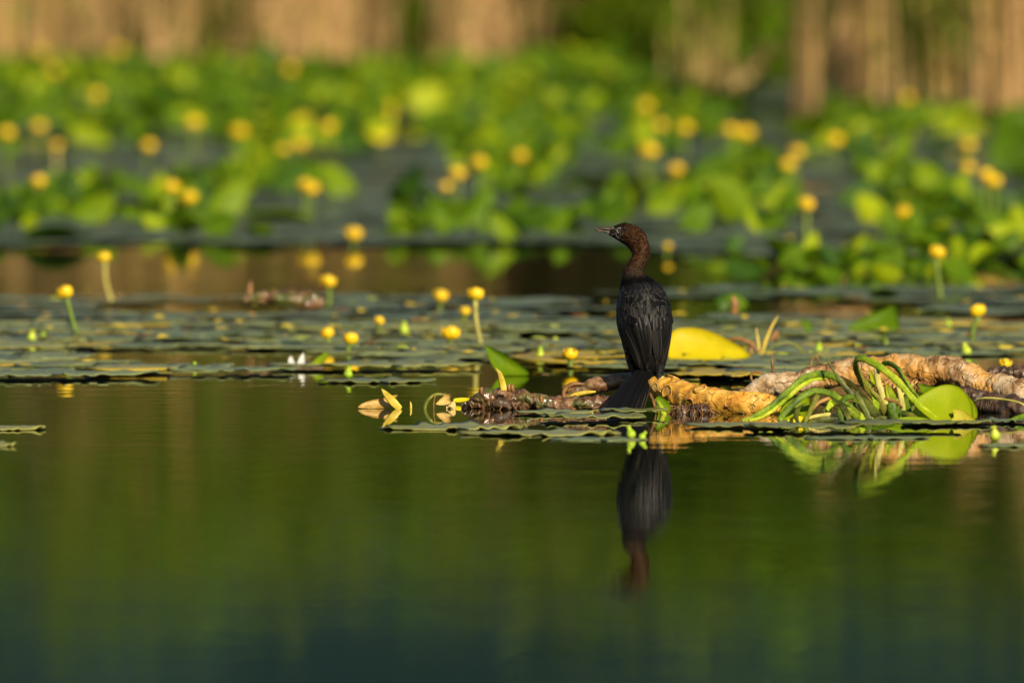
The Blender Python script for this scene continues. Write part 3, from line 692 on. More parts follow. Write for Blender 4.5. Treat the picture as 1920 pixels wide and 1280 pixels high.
HAND = [  # px, base y, size px, material, variant, yaw, tilt (+ leans toward camera), roll, label
 (70, 462, 210, 'leaf_dark', 1, 0.3, 1.25, 0.9, 'dark arched leaf lying low at the left edge of the far mat'),
 (150, 425, 150, 'leaf', 2, 0.2, -0.5, 1.0, 'olive green leaf slanting up to the right near the left edge'),
 (225, 372, 95, 'leaf', 3, -0.4, -0.3, -0.4, 'pale green leaf upright behind the slanting olive leaf'),
 (410, 410, 150, 'leaf', 4, 0.3, -0.4, 0.8, 'green leaf leaning right above the two paired flowers'),
 (520, 365, 150, 'leaf_dark', 5, 0.0, -0.9, 0.2, 'dark round leaf above the long flat leaf'),
 (480, 425, 190, 'leaf', 6, 0.1, 1.3, 1.35, 'long flat leaf with a shiny top under the double flower'),
 (390, 450, 110, 'leaf', 7, 0.0, -0.2, 0.5, 'bright green low leaf at the front of the far mat left of centre'),
 (655, 372, 140, 'leaf', 1, 0.4, -0.35, -0.3, 'bright green leaf standing left of the dark brown green leaf'),
 (745, 378, 140, 'leaf_dark', 2, -0.5, -0.4, 0.2, 'dark brownish leaf standing right of a bright one'),
 (870, 432, 170, 'leaf', 3, 0.0, -0.6, 0.1, 'broad dark round leaf standing left of the bird head'),
 (775, 215, 140, 'leaf_lime', 4, 0.4, -0.2, 0.5, 'light green leaf slanting right before the far tan reeds'),
 (690, 155, 160, 'leaf_dark', 5, 0.2, 0.9, 0.6, 'dark long leaf lying below the tan reeds'),
 (500, 150, 130, 'leaf_dark', 6, 0.1, -0.3, 0.0, 'dark pointed leaf standing against the tan reeds'),
 (1135, 290, 120, 'leaf', 7, 0.0, -0.8, 0.4, 'green leaf leaning back right above the bird bill'),
 (1290, 440, 130, 'leaf', 0, 0.5, -0.3, 0.9, 'slanting green leaf nearest right of the bird head'),
 (1395, 420, 190, 'leaf', 1, -0.3, -0.4, -0.2, 'large green leaf standing left of the single bright flower'),
 (1225, 410, 120, 'leaf', 2, 0.2, -0.5, 0.5, 'green leaf standing close behind the bird head'),
 (1660, 425, 140, 'leaf_lime', 3, 0.5, -0.2, -0.9, 'bright yellow green leaf slanting left over a dark hollow'),
 (1690, 345, 160, 'leaf_lime', 4, 0.9, -0.1, 0.15, 'narrow bright leaf standing upright above the slanting leaf'),
 (1770, 380, 150, 'leaf', 5, 0.2, -0.4, -0.7, 'green leaf leaning left below the far right flowers'),
 (1810, 400, 120, 'leaf_lime', 6, 1.0, -0.1, 0.1, 'thin upright leaf under the far right flowers'),
 (1775, 470, 140, 'leaf', 7, 0.0, 0.9, -1.1, 'left half of the drooping leaf pair at the right'),
 (1850, 470, 130, 'leaf_lime', 0, 0.2, -0.3, 0.6, 'right bright half of the drooping leaf pair'),
 (1885, 330, 170, 'leaf', 1, 0.5, -0.1, 0.05, 'tall green leaf standing at the right edge'),
 (1130, 425, 140, 'leaf', 4, 0.0, -0.9, 0.2, 'green leaf lying back right behind the bird bill'),
 (960, 455, 110, 'leaf', 2, 0.3, -0.7, -0.7, 'low green leaf at the front of the far mat left of the bill'),
 (1640, 335, 110, 'leaf_dark', 3, 0.0, -0.4, 0.0, 'dark leaf in the hollow behind the bright slanting leaf'),
 (1590, 395, 120, 'leaf_dark', 5, 0.4, -0.5, 0.5, 'dark leaf low in the hollow right of the single bright flower'),
 (690, 272, 90, 'leaf_yellow', 6, 0.0, -0.9, 1.2, 'pale yellow leaf lying under the orange yellow leaf'),
 (708, 238, 85, 'leaf_yellow', 7, 0.2, -0.4, 0.3, 'orange yellow leaf standing over the pale yellow one'),
 (545, 250, 80, 'leaf_yellow', 1, 0.0, -0.5, 0.5, 'round yellow leaf glowing in the far mat left of centre'),
 (1370, 480, 75, 'leaf_dark', 1, 0.4, -0.5, 0.3, 'small dark leaf at the mat edge right of the bird neck'),
 (1350, 585, 75, 'leaf_dark', 2, 0.2, -0.6, 0.6, 'dull green leaf tilted up right of the bird back'),
 (1395, 588, 70, 'leaf', 3, 0.2, -0.4, -1.0, 'green leaf half risen right of a brown stub'),
 (1640, 568, 110, 'leaf_dark', 4, 0.2, 1.2, 1.2, 'dark leaf lying low beyond the bright upright leaf'),
 (1520, 632, 45, 'leaf', 5, 0.3, -0.4, -0.8, 'small curled green leaf left of the bright upright leaf'),
]
for h in HAND: standing_leaf(*h[:8], h[8])
lr = random.Random(77)
TONE = {'leaf': 'mid green', 'leaf_dark': 'dark green', 'leaf_lime': 'yellow green', 'leaf_yellow': 'yellow'}
def where(px):
    return ['at the left edge', 'in the left quarter', 'left of centre', 'in the middle', 'right of the bird', 'in the right quarter', 'at the right edge'][int(min(6.99, max(0, px / 1920 * 7)))]
def pose(): return lr.gauss(0, 0.6), lr.choice([-1, -1, 1]) * lr.uniform(0.2, 1.1), lr.choice([-1, 1]) * lr.uniform(0.25, 1.35)
def fill_leaves(n, y0, y1, s0, s1, kinds, what, group, p0=-60, p1=1980, gap=0.0):
    for i in range(n):
        px = lr.uniform(p0, p1); by = lr.uniform(y0, y1)
        if gap and noise.noise(Vector((px * 0.006, by * 0.012, 3.3))) < gap: continue
        k = lr.choice(kinds); hp = lr.uniform(s0, s1); a, b, c = pose()
        standing_leaf(px, by, hp, k, lr.randrange(8), a, b, c, '%s %s leaf %s, %s' % ('large' if hp > (s0 + s1) / 2 else 'small', TONE[k], what, where(px)), group)
fill_leaves(100, 135, 225, 65, 125, ['leaf', 'leaf', 'leaf', 'leaf_dark', 'leaf_lime'], 'under the tan reeds', 'leaves of the dense far bed', p1=1200)
fill_leaves(70, 215, 300, 65, 130, ['leaf', 'leaf', 'leaf_dark', 'leaf_lime'], 'in the bed below the right reeds', 'leaves of the far bed at the right')
fill_leaves(110, 290, 450, 60, 120, ['leaf', 'leaf', 'leaf_dark', 'leaf_lime'], 'among the far mat pads', 'scattered leaves of the far mat', gap=-0.02)
# beyond the first three hundred: one mass of leaves
LV, LF, LU = {}, {}, {}
for i in range(4600):
    px = lr.uniform(-400, 2320); by = (140 if px < 1150 else 150 + min(75, (px - 1150) * 0.25)) + 310 * lr.random() ** 1.5
    g = G(px, by)
    if by > 215 and noise.noise(Vector((px * 0.006, by * 0.012, 3.3))) < -0.02: continue
    k = lr.choice(['leaf', 'leaf', 'leaf', 'leaf', 'leaf_dark', 'leaf_lime']); a = SL[lr.randrange(8)]; sz = 0.70 * lr.uniform(40, 95) / PXM(g.y) / 0.27
    y_, t_, r_ = pose()
    M4 = np.array(Matrix.Translation((g.x, g.y, 0.02)) @ Matrix.Rotation(y_, 4, 'Z') @ Matrix.Rotation(t_, 4, 'X') @ Matrix.Rotation(r_, 4, 'Y') @ Matrix.Diagonal((sz, sz, sz, 1)))
    A = np.array(a[0]) @ M4[:3, :3].T + M4[:3, 3]
    LV.setdefault(k, []).append(A); off = sum(len(q) for q in LV[k][:-1])
    LF.setdefault(k, []).extend([tuple(q + off for q in f_) for f_ in a[1]]); LU.setdefault(k, []).extend(a[2])
vv_, ff_, uu_, mm_ = [], [], [], []; off = 0
for mi, k in enumerate(LV):
    A = np.vstack(LV[k]); vv_.append(A); ff_ += [tuple(q + off for q in f_) for f_ in LF[k]]; mm_ += [mi] * len(LF[k]); uu_ += LU[k]; off += len(A)
o = struct(link('lily_leaf_bed', np.vstack(vv_), ff_, None, uvs=uu_, mats=[M[k] for k in LV], fmat=mm_), 'stuff')
tag(o, 'blurred dense bed of lily leaves below the far reeds', 'leaves')

# ------------------------------------------------------------------ flowers
def sepal_arrays():
    V = []; UV = []; F = []; nu, nv = 7, 9
    for side in (0, 1):
        for j in range(nv):
            v = j / (nv - 1)
            for i in range(nu):
                u = -1 + 2 * i / (nu - 1); lat = R(-82) + v * R(118 - 22 * u * u)
                az = u * R(50) * (0.45 + 0.55 * math.sin(math.pi * min(1, 0.15 + 0.75 * v)))
                rr = 0.0205 * (1 + 0.05 * math.cos(2 * az) + 0.03 * u) - side * 0.0012
                V.append((rr * math.cos(lat) * math.sin(az), -rr * math.cos(lat) * math.cos(az), 0.016 + rr * 0.86 * math.sin(lat))); UV.append(((u + 1) / 2, v))
    for side in (0, 1):
        o = side * nu * nv
        for j in range(nv - 1):
            for i in range(nu - 1):
                a = o + j * nu + i; q = (a, a + 1, a + nu + 1, a + nu); F.append(q if side == 0 else q[::-1])
    m = nu * nv
    for i in range(nu - 1): F.append(((nv - 1) * nu + i, (nv - 1) * nu + i + 1, m + (nv - 1) * nu + i + 1, m + (nv - 1) * nu + i))
    for j in range(nv - 1):
        for e in (0, nu - 1): a, b = j * nu + e, (j + 1) * nu + e; F.append((a, b, m + b, m + a))
    return V, F, UV
SEP = mesh_of('sepal', sepal_arrays(), M['sepal'])
_v, _f2, _ = sweep([(0, 0, 0.006), (0, 0, 0.014), (0, 0, 0.022), (0, 0, 0.0275), (0, 0, 0.029)], [0.006, 0.0085, 0.0075, 0.0115, 0.0095], 14)
STG = mesh_of('stigma', (_v, _f2, None), M['stigma'])
def flower(px, py, bpx, by, label, size=1.0, tilt=0.0, group='yellow pond lily flowers', stem='stem_far', seed=0, squash=1.0, sr=0.0052):
    g = G(bpx, by); r0 = random.Random(seed + int(px * 7 + py))
    top = W(px, py, g.y - r0.uniform(0, 0.02)); top.z -= 0.014 * size
    if top.z < 0.02: top.z = 0.02
    t = thing('pond_lily_flower', label, 'flower', (g.x, g.y, 0), group)
    mid = (Vector((g.x, g.y, 0)) * 0.5 + top * 0.5) + Vector((r0.gauss(0, 0.004), 0, 0))
    sp = spline([(g.x, g.y, -0.03, sr * 1.15), (*mid, sr), (*top, sr * 1.1)], 9)
    V, F, _ = sweep(sp[:, :3], sp[:, 3], 8)
    link('stem', V, F, M[stem], t)
    base = Vector(t['_o'])
    B = Matrix.Translation(top - base) @ Matrix.Rotation(tilt, 4, 'Y') @ Matrix.Rotation(r0.uniform(-0.15, 0.25), 4, 'X') @ Matrix.Rotation(r0.uniform(0, 6.28), 4, 'Z') @ Matrix.Diagonal((size, size, size * squash, 1))
    opening = r0.uniform(0.2, 1.3)
    for k in range(5):
        child('sepal', SEP, t, B @ Matrix.Rotation(2 * math.pi * k / 5, 4, 'Z') @ Matrix.Rotation(r0.uniform(-0.3, 0.12) * opening, 4, 'X'))
    child('stigma', STG, t, B)
    return t
FL = [  # px, py, base px, base y, label, size, tilt
 (125, 548, 153, 636, 'yellow flower leaning left on a slanting stem, leftmost in the near mat', 1.0, -0.25),
 (196, 483, 217, 568, 'small yellow flower on a pale stem, second from left before the gap', 0.85, -0.15),
 (615, 528, 612, 580, 'yellow flower on a short stem beside the brown debris', 0.98, 0.0),
 (891, 552, 908, 648, 'tall yellow flower on a pale stem above the standing lime leaf', 1.0, 0.05),
 (872, 583, 870, 612, 'small yellow flower just left of the tall stemmed one', 0.66, 0.0),
 (826, 569, 826, 580, 'low yellow flower left of the pair of stemmed flowers', 0.98, 0.0),
 (845, 638, 845, 652, 'greenish yellow flower sitting on a pad under the tall flower', 1.05, 0.0),
 (711, 616, 711, 624, 'small yellow flower on the mat left of a green bud', 0.66, 0.0),
 (614, 640, 614, 650, 'yellow flower sitting on the mat below the debris flower', 0.82, 0.0),
 (657, 653, 657, 662, 'flat yellow flower on the front of the mat right of the white petals', 0.92, 0.0),
 (1068, 680, 1068, 690, 'yellow flower sitting on yellow pads left of the bird', 0.85, 0.0),
 (1835, 583, 1822, 645, 'yellow flower on a bent stem over the pads at the right', 0.98, -0.2),
 (1755, 473, 1768, 566, 'yellow flower on a dark stem in the right water gap', 1.05, 0.15),
 (1885, 690, 1888, 706, 'yellow flower behind the spiky rhizome at the right edge', 0.7, 0.0),
 (1512, 383, 1512, 462, 'bright single flower right of the bird head over the water gap', 1.15, 0.0),
 (663, 446, 663, 463, 'bright flower right at the edge of the far mat above its own reflection', 1.2, 0.0),
 (72, 340, 72, 400, 'orange yellow flower above the dark arched leaf at left', 1.1, 0.0),
 (321, 350, 321, 420, 'left flower of the close pair left of centre', 1.15, 0.0),
 (355, 370, 357, 428, 'right lower flower of the close pair left of centre', 1.1, 0.0),
 (571, 346, 571, 415, 'rear flower of the double on a pale stem', 1.0, 0.0),
 (584, 353, 582, 420, 'front flower of the double on a pale stem', 1.15, 0.0),
 (12, 250, 12, 330, 'yellow flower cut off near the left edge, far mat', 1.2, 0.0),
 (73, 238, 73, 300, 'faint flower right of the left edge flower', 1.15, 0.0),
 (106, 273, 106, 330, 'dim small flower below the faint left flower', 0.9, 0.0),
 (180, 178, 180, 250, 'faint flower high on a pale stem at left', 1.2, 0.0),
 (278, 274, 278, 330, 'flower above the close pair left of centre', 1.15, 0.0),
 (363, 230, 363, 300, 'round flower upper left of centre above the grey pads', 1.25, 0.0),
 (448, 246, 448, 310, 'round flower left of the glowing yellow leaf', 1.3, 0.0),
 (561, 270, 561, 325, 'flower under the glowing round yellow leaf', 1.15, 0.0),
 (530, 280, 532, 330, 'dim flower left of the one under the glowing leaf', 0.9, 0.0),
 (615, 238, 615, 295, 'dim flower right of the glowing round yellow leaf', 1.2, 0.0),
 (899, 305, 899, 370, 'bright flower upper right of a dimmer one, above the broad dark leaf', 1.2, 0.0),
 (858, 326, 858, 385, 'dimmer flower beside the bright one above the broad dark leaf', 1.2, 0.0),
 (836, 350, 836, 395, 'small dim flower lowest of the three above the broad dark leaf', 0.9, 0.0),
 (975, 293, 975, 350, 'dim flower right of the trio, upper left of the bird head', 1.1, 0.0),
 (1217, 283, 1217, 345, 'round flower straight above the bird head', 1.35, 0.0),
 (1237, 236, 1237, 300, 'flower upper right of the round one above the bird', 1.15, 0.0),
 (1284, 240, 1284, 305, 'flower between the bird head column and the orange cluster', 1.15, 0.0),
 (1210, 200, 1210, 262, 'faint high flower above the bird', 1.2, 0.0),
 (1398, 249, 1398, 315, 'orange yellow flower, right one of the upper cluster', 1.35, 0.0),
 (1368, 245, 1368, 315, 'yellow flower, left one of the upper cluster', 1.2, 0.0),
 (1268, 318, 1268, 370, 'dim peach flower right above the bird head', 1.1, 0.0),
 (1494, 285, 1494, 345, 'upper flower of the slanting pair right of centre', 1.15, 0.0),
 (1477, 310, 1477, 365, 'lower flower of the slanting pair right of centre', 1.2, 0.0),
 (1566, 262, 1566, 325, 'flower below the broad tan reed clump', 1.25, 0.0),
 (1694, 398, 1694, 440, 'flower tucked in the bright leaves at right', 1.1, 0.0),
 (1815, 272, 1815, 335, 'upper flower of the vertical pair at right', 1.1, 0.0),
 (1814, 314, 1814, 375, 'lower flower of the vertical pair at right', 1.05, 0.0),
 (1848, 328, 1850, 420, 'left flower of the twin at the far right', 1.1, 0.0),
 (1864, 341, 1866, 425, 'right lower flower of the twin at the far right', 1.2, 0.0),
 (1700, 185, 1700, 250, 'faint flower before the green reeds at right', 1.1, 0.0),
 (100, 135, 100, 190, 'faint flower high at the left under the tan reeds', 1.15, 0.0),
 (75, 97, 75, 165, 'faintest high flower at the left edge of the reeds', 1.15, 0.0),
 (220, 95, 220, 165, 'faint high flower below the dark gap in the reeds', 1.2, 0.0),
 (542, 130, 542, 190, 'faint high flower right of the dark pointed leaf', 1.2, 0.0),
 (1480, 460, 1480, 470, 'small greenish flower at the edge of the right water gap', 0.6, 0.0),
 (1252, 472, 1252, 480, 'small greenish flower just right of the bird neck', 0.55, 0.0),
]
for i, h in enumerate(FL):
    fl = flower(h[0], h[1], h[2], h[3], h[4], h[5], h[6], seed=i, stem='stalk_pale' if i in (1, 3, 23) else 'stem_far')

# ------------------------------------------------------------------ rhizomes with leaf scars
def scar_mesh(name, mat, seed):
    r0 = random.Random(seed); V = []; F = []; fm = []; ns = 12
    prof = [(1.0, -0.0020), (0.97, 0.0003), (0.92, 0.0005), (0.87, -0.0001), (0.4, 0.0004)]
    ph = r0.uniform(0, 6.28)
    for rr, z in prof:
        for k in range(ns):
            a = 2 * math.pi * k / ns; sh = 1 + 0.14 * math.sin(2 * a + ph) + 0.10 * math.sin(3 * a + 2 * ph)
            pinch = 1 - 0.25 * abs(math.sin(a)) ** 3
            V.append((0.0125 * rr * sh * math.cos(a), 0.0095 * rr * sh * math.sin(a) * pinch, z))
    for j in range(4):
        for k in range(ns):
            k2 = (k + 1) % ns; F.append((j * ns + k, j * ns + k2, (j + 1) * ns + k2, (j + 1) * ns + k)); fm.append(0 if j in (1, 2) else 1)
    c = len(V); V.append((0, 0, 0.0006))
    for k in range(ns): F.append((4 * ns + k, 4 * ns + (k + 1) % ns, c)); fm.append(1)
    o = link(name, V, F, None, mats=[M['scar_rim'], M[mat]], fmat=fm); me = o.data; bpy.data.objects.remove(o); return me
SC = {'o': [scar_mesh('leaf_scar', 'rhi_orange', k) for k in range(4)], 'g': [scar_mesh('leaf_scar', 'rhi_grey', k + 9) for k in range(4)]}
def rhizome(pts, label, mat, seed, lump=0.004, scars=None, step=0.019, sides=22, n=90, lscale=30.0, size=1.0, fine=0.5):
    P = [(*W(a, b, Y), r / PXM(Y)) for a, b, Y, r in pts]
    sp = spline(P, n); rad = np.maximum(sp[:, 3], 0.002)
    V, F, fr = sweep(sp[:, :3], rad, sides, 1.0, lump, lscale, seed, fine=fine)
    o = link('rhizome', V, F, M[mat], loc=tuple(sp[n // 2, :3])); tag(o, label, 'rhizome', 'thick water lily rhizomes')
    base = Vector(o['_o'])
    if scars:
        r0 = random.Random(seed); acc = 0.0; k = 0; ang = 0.0
        for i in range(3, n - 3):
            acc += (fr[i][0] - fr[i - 1][0]).length
            if acc >= step * 0.36:
                acc = 0; k += 1; ang += 2.4 + r0.gauss(0, 0.15)
                # angle 0 faces the camera, bn is across
                p, t, nr_, bn = fr[i]
                aa = (ang + math.pi) % (2 * math.pi) - math.pi
                d = nr_ * math.cos(aa) + bn * math.sin(aa)
                if d.y > 0.45 or d.z < -0.75 or r0.random() < 0.1: continue
                q = p + d * rad[i]; q += d * (lump * (noise.noise(q * lscale + Vector((seed, 0, 0))) + 0.5 * noise.noise(q * lscale * 2.3 + Vector((0, seed, 0)))))
                X = t; Z = d; Y_ = Z.cross(X).normalized(); X = Y_.cross(Z)
                M4 = Matrix((( X.x, Y_.x, Z.x, q.x - base.x), (X.y, Y_.y, Z.y, q.y - base.y), (X.z, Y_.z, Z.z, q.z - base.z), (0, 0, 0, 1)))
                s = size * r0.uniform(0.5, 1.35) * min(1.1, rad[i] / 0.024)
                child('leaf_scar', SC[scars][r0.randrange(4)], o, M4 @ Matrix.Rotation(r0.gauss(0, 0.6), 4, 'Z') @ Matrix.Diagonal((s * 0.85, s * 1.25, s, 1)))
    return o, fr, rad
rhi_o, fr_o, rad_o = rhizome([(1219, 736, 36.2, 9), (1226, 729, 36.19, 19), (1245, 728, 36.16, 24), (1270, 736, 36.12, 25), (1300, 746, 36.08, 25.5), (1345, 753, 36.03, 24), (1400, 757, 35.99, 22), (1440, 759, 35.97, 20), (1462, 761, 35.96, 12)],
        'orange yellow rhizome with brown leaf scars under the perched bird', 'rhi_orange', 1.7, 0.0042, 'o', step=0.0125, n=160, sides=40, size=1.0)
rhi_g, _, _ = rhizome([(1380, 752, 36.34, 12), (1405, 742, 36.34, 18), (1450, 722, 36.34, 22), (1512, 715, 36.34, 23), (1563, 702, 36.34, 24), (1621, 697, 36.33, 25), (1683, 691, 36.32, 26), (1735, 697, 36.3, 27), (1785, 694, 36.28, 27), (1828, 713, 36.26, 26), (1870, 727, 36.24, 25), (1925, 738, 36.2, 27), (1990, 748, 36.2, 24), (2040, 752, 36.2, 12)],
        'long arched grey tan rhizome rising over the heap of green stalks', 'rhi_grey', 4.3, 0.0075, 'g', n=300, sides=44, lscale=30, size=0.85, step=0.045, fine=0.85)
rhizome([(866, 764, 36.28, 5), (884, 757, 36.28, 11), (905, 750, 36.27, 16), (932, 747, 36.27, 18), (965, 749, 36.26, 19), (1000, 753, 36.25, 16), (1040, 757, 36.25, 14), (1090, 757, 36.24, 13), (1142, 757, 36.24, 14), (1165, 760, 36.24, 8)],
        'dark wet mossy rhizome lying in the water left of the tail', 'rhi_dark', 9.1, 0.0085, None, n=160, sides=32, lscale=48, fine=0.9)
rhizome([(1060, 745, 36.34, 5), (1080, 733, 36.34, 10), (1110, 724, 36.34, 13), (1150, 716, 36.34, 15), (1190, 716, 36.34, 15), (1215, 722, 36.34, 9)],
        'mossy grey rhizome piece behind the tail left of the bird', 'rhi_dark', 12.4, 0.005, None, n=60, lscale=40)
rhizome([(1775, 742, 36.12, 10), (1800, 745, 36.1, 19), (1830, 752, 36.08, 22), (1870, 762, 36.05, 22), (1920, 770, 36.0, 24), (1980, 772, 36.0, 20)],
        'dark rotten rhizome stump at the right edge behind the lime leaf', 'rhi_black', 15.0, 0.007, None, n=130, sides=32, fine=0.9, lscale=45)
rhizome([(1838, 704, 37.4, 6), (1870, 700, 37.4, 11), (1920, 698, 37.4, 13), (1990, 700, 37.4, 12)],
        'brown spiky rhizome lying behind the arch at the right edge', 'rhi_black', 18.0, 0.010, None, n=70, lscale=70)
rhizome([(460, 564, 40.95, 6), (480, 558, 40.95, 11), (510, 560, 40.95, 11), (545, 560, 40.95, 15), (580, 564, 40.95, 16), (608, 568, 40.95, 8)],
        'red brown rhizome debris blurred in the far left of the near mat', 'rhi_dark', 21.0, 0.009, None, n=60, lscale=40)
ribbon('rhizome_stub', [W(470, 566, 41.15), W(468, 548, 41.15), W(470, 528, 41.15)], [0.009, 0.008, 0.003], M['stalk_brown'], 'reddish stub standing at the left end of the brown debris', 'stub', flat=0.8)
# root mass under the orange rhizome
def root_mass(px, py, Y, wpx, hpx, n, label, seed, mat='rhi_black'):
    r0 = random.Random(seed); c = W(px, py, Y); c.z = 0
    V0, F0, _ = sweep(spline([(*W(px - wpx / 2, py + 4, Y), 0.006), (*W(px - wpx / 5, py, Y), hpx / 2 / PXM(Y)), (*W(px + wpx / 4, py, Y), hpx / 2 / PXM(Y)), (*W(px + wpx / 2, py + 5, Y), 0.006)], 40)[:, :3],
                      spline([(0.006,), (hpx / 2 / PXM(Y),), (hpx / 2 / PXM(Y),), (0.006,)], 40)[:, 0], 16, 1.0, 0.008, 55, seed)
    t = thing('root_mass', label, 'roots', tuple(c))
    link('root_core', V0, F0, M[mat], t)
    for i in range(n):
        a = W(px + r0.uniform(-.5, .5) * wpx, py + r0.uniform(-.6, .2) * hpx, Y - r0.uniform(-.01, .04))
        b = a + Vector((r0.gauss(0, .012), -r0.uniform(0, .02), -r0.uniform(.005, .03))); m = a * .5 + b * .5 + Vector((r0.gauss(0, .006), -.006, .006))
        s = spline([(*a, .0014), (*m, .0013), (*b, .0006)], 7); v, f, _ = sweep(s[:, :3], s[:, 3], 5)
        link('root', v, f, M['root'], t)
root_mass(1297, 772, 35.98, 84, 26, 26, 'dark brown root mass in the water under the orange rhizome', 3)
root_mass(1690, 722, 36.26, 110, 22, 30, 'rusty root fibres hanging under the grey arch', 5, 'rhi_grey')
root_mass(950, 757, 36.2, 60, 18, 7, 'black dripping roots at the front of the mossy rhizome', 6)

# ------------------------------------------------------------------ heap of bent stalks
heap = thing('lily_plant', 'heap of bent green water lily stalks lying against the arched rhizome', 'water plant', tuple(G(1620, 800)))
def z5(x, y): return (1380 + x / 3.556, 640 + y / 3.556)
def stalk(pts, wpx, mat, Y0, Y1=None, n=26, flat=0.62, groove=0.12, parent=heap, name='stalk'):
    """pts in the close-up's pixels; wpx thickness there"""
    Y1 = Y0 if Y1 is None else Y1; P = []; k = len(pts)
    for i, p in enumerate(pts):
        Y = Y0 + (Y1 - Y0) * i / (k - 1); wd = (wpx[i] if isinstance(wpx, (list, tuple)) else wpx) / 2 / 3.556 / PXM(Y)
        P.append((*W(*z5(*p), Y), wd))
    s = spline(P, n * 2); V, F, _ = sweep(s[:, :3], np.maximum(s[:, 3], 0.0008), 16, flat, 0.0016, 38.0, pts[0][0] * 0.01, groove=groove)
    return link(name, V, F, M[mat], parent)
stalk([(40, 530), (120, 500), (200, 455), (290, 385), (370, 310), (450, 250), (540, 217), (620, 222), (690, 265), (760, 330), (850, 400), (905, 430)], [26, 36, 46, 50, 52, 54, 56, 54, 46, 36, 28, 20], 'stalk', 35.52, 35.75, 44)
stalk([(90, 528), (180, 500), (270, 440), (350, 370), (430, 300), (520, 255), (600, 250)], [16, 24, 30, 32, 30, 26, 18], 'stalk_lime', 35.50, 35.66, 30)
stalk([(290, 530), (330, 470), (390, 410), (460, 355), (545, 328), (640, 352), (710, 400), (770, 445), (830, 510), (860, 545)], [40, 46, 48, 48, 50, 52, 54, 56, 56, 46], 'stalk', 35.46, 35.6, 40)
stalk([(594, 88), (625, 150), (665, 215), (710, 280), (770, 350), (800, 380)], [5, 18, 30, 40, 46, 40], 'stalk_olive', 35.62, 35.6)
stalk([(1360, 545), (1290, 480), (1200, 405), (1110, 300), (1020, 215), (930, 150), (860, 118), (812, 116), (792, 150)], [26, 40, 50, 54, 56, 54, 52, 48, 40], 'stalk_lime', 35.44, 35.56, 40)
stalk([(795, 140), (808, 200), (850, 280), (905, 345), (960, 410), (1005, 490)], [40, 52, 56, 58, 60, 50], 'stalk_olive', 35.57, 35.64)
stalk([(962, 200), (985, 150), (1030, 148), (1085, 190), (1130, 260), (1175, 330), (1215, 375)], [26, 38, 44, 46, 46, 44, 36], 'stalk', 35.72, 35.66, 30)
stalk([(930, 150), (942, 220), (955, 290), (985, 375), (1000, 420)], [30, 42, 46, 44, 38], 'stalk_pale', 35.74, 35.7)
stalk([(708, 545), (698, 490), (700, 430), (722, 385), (765, 368), (800, 395)], [38, 42, 42, 44, 44, 34], 'stalk', 35.45, 35.5)
stalk([(800, 335), (825, 390), (862, 460), (895, 535)], [34, 44, 46, 36], 'stalk_olive', 35.44, 35.42, flat=0.5)
stalk([(840, 390), (890, 440), (940, 490), (965, 530)], [50, 66, 66, 46], 'stalk_olive', 35.5, 35.46)
stalk([(1035, 410), (1040, 440), (1048, 480), (1055, 515)], [60, 70, 72, 66], 'stalk', 35.44, 35.44, n=12)
stalk([(450, 555), (480, 500), (505, 440), (530, 390), (545, 362)], [30, 34, 36, 40, 36], 'stalk_olive', 35.42, 35.52)
stalk([(480, 512), (560, 492), (640, 488), (690, 500)], [22, 30, 30, 22], 'stalk_pale', 35.5, 35.5)
stalk([(480, 545), (580, 520), (680, 520), (800, 540)], [30, 44, 46, 34], 'stalk_olive', 35.46, 35.46)
stalk([(700, 230), (760, 275), (820, 330), (890, 400), (930, 450)], [14, 26, 28, 26, 18], 'shoot_yellow', 35.62, 35.6)
stalk([(500, 460), (550, 410), (610, 380), (660, 375)], [18, 26, 28, 22], 'stalk_brown', 35.62, 35.66)
stalk([(580, 470), (630, 430), (690, 405)], [30, 40, 36], 'stalk_olive', 35.62, 35.66)
stalk([(640, 400), (720, 430), (800, 500), (850, 540)], [30, 44, 46, 40], 'stalk', 35.54, 35.5)
stalk([(1080, 300), (1100, 370), (1110, 420), (1115, 470)], [20, 40, 44, 36], 'stalk_pale', 35.6, 35.55)
stalk([(870, 260), (900, 330), (950, 390), (1000, 440)], [20, 26, 28, 22], 'stalk_lime', 35.72, 35.66)
stalk([(990, 380), (1060, 400), (1110, 440)], [14, 22, 16], 'stalk_brown', 35.58, 35.55)
stalk([(905, 545), (960, 510), (1030, 525), (1080, 545)], [20, 34, 36, 20], 'stalk_olive', 35.45, 35.45)
for _k in range(16):   # broken bits in the dark of the heap
    xx = rnd.uniform(480, 1180); yy = rnd.uniform(400, 520); an = rnd.uniform(-1.2, 0.6); LL = rnd.uniform(60, 170)
    stalk([(xx, yy), (xx + LL * .5 * math.cos(an), yy + LL * .5 * math.sin(an) - 10), (xx + LL * math.cos(an), yy + LL * math.sin(an))], [14, 26, 18], rnd.choice(['stalk_olive', 'stalk_brown', 'stalk_olive', 'stalk_pale']), rnd.uniform(35.66, 35.8), rnd.uniform(35.66, 35.8), 9)

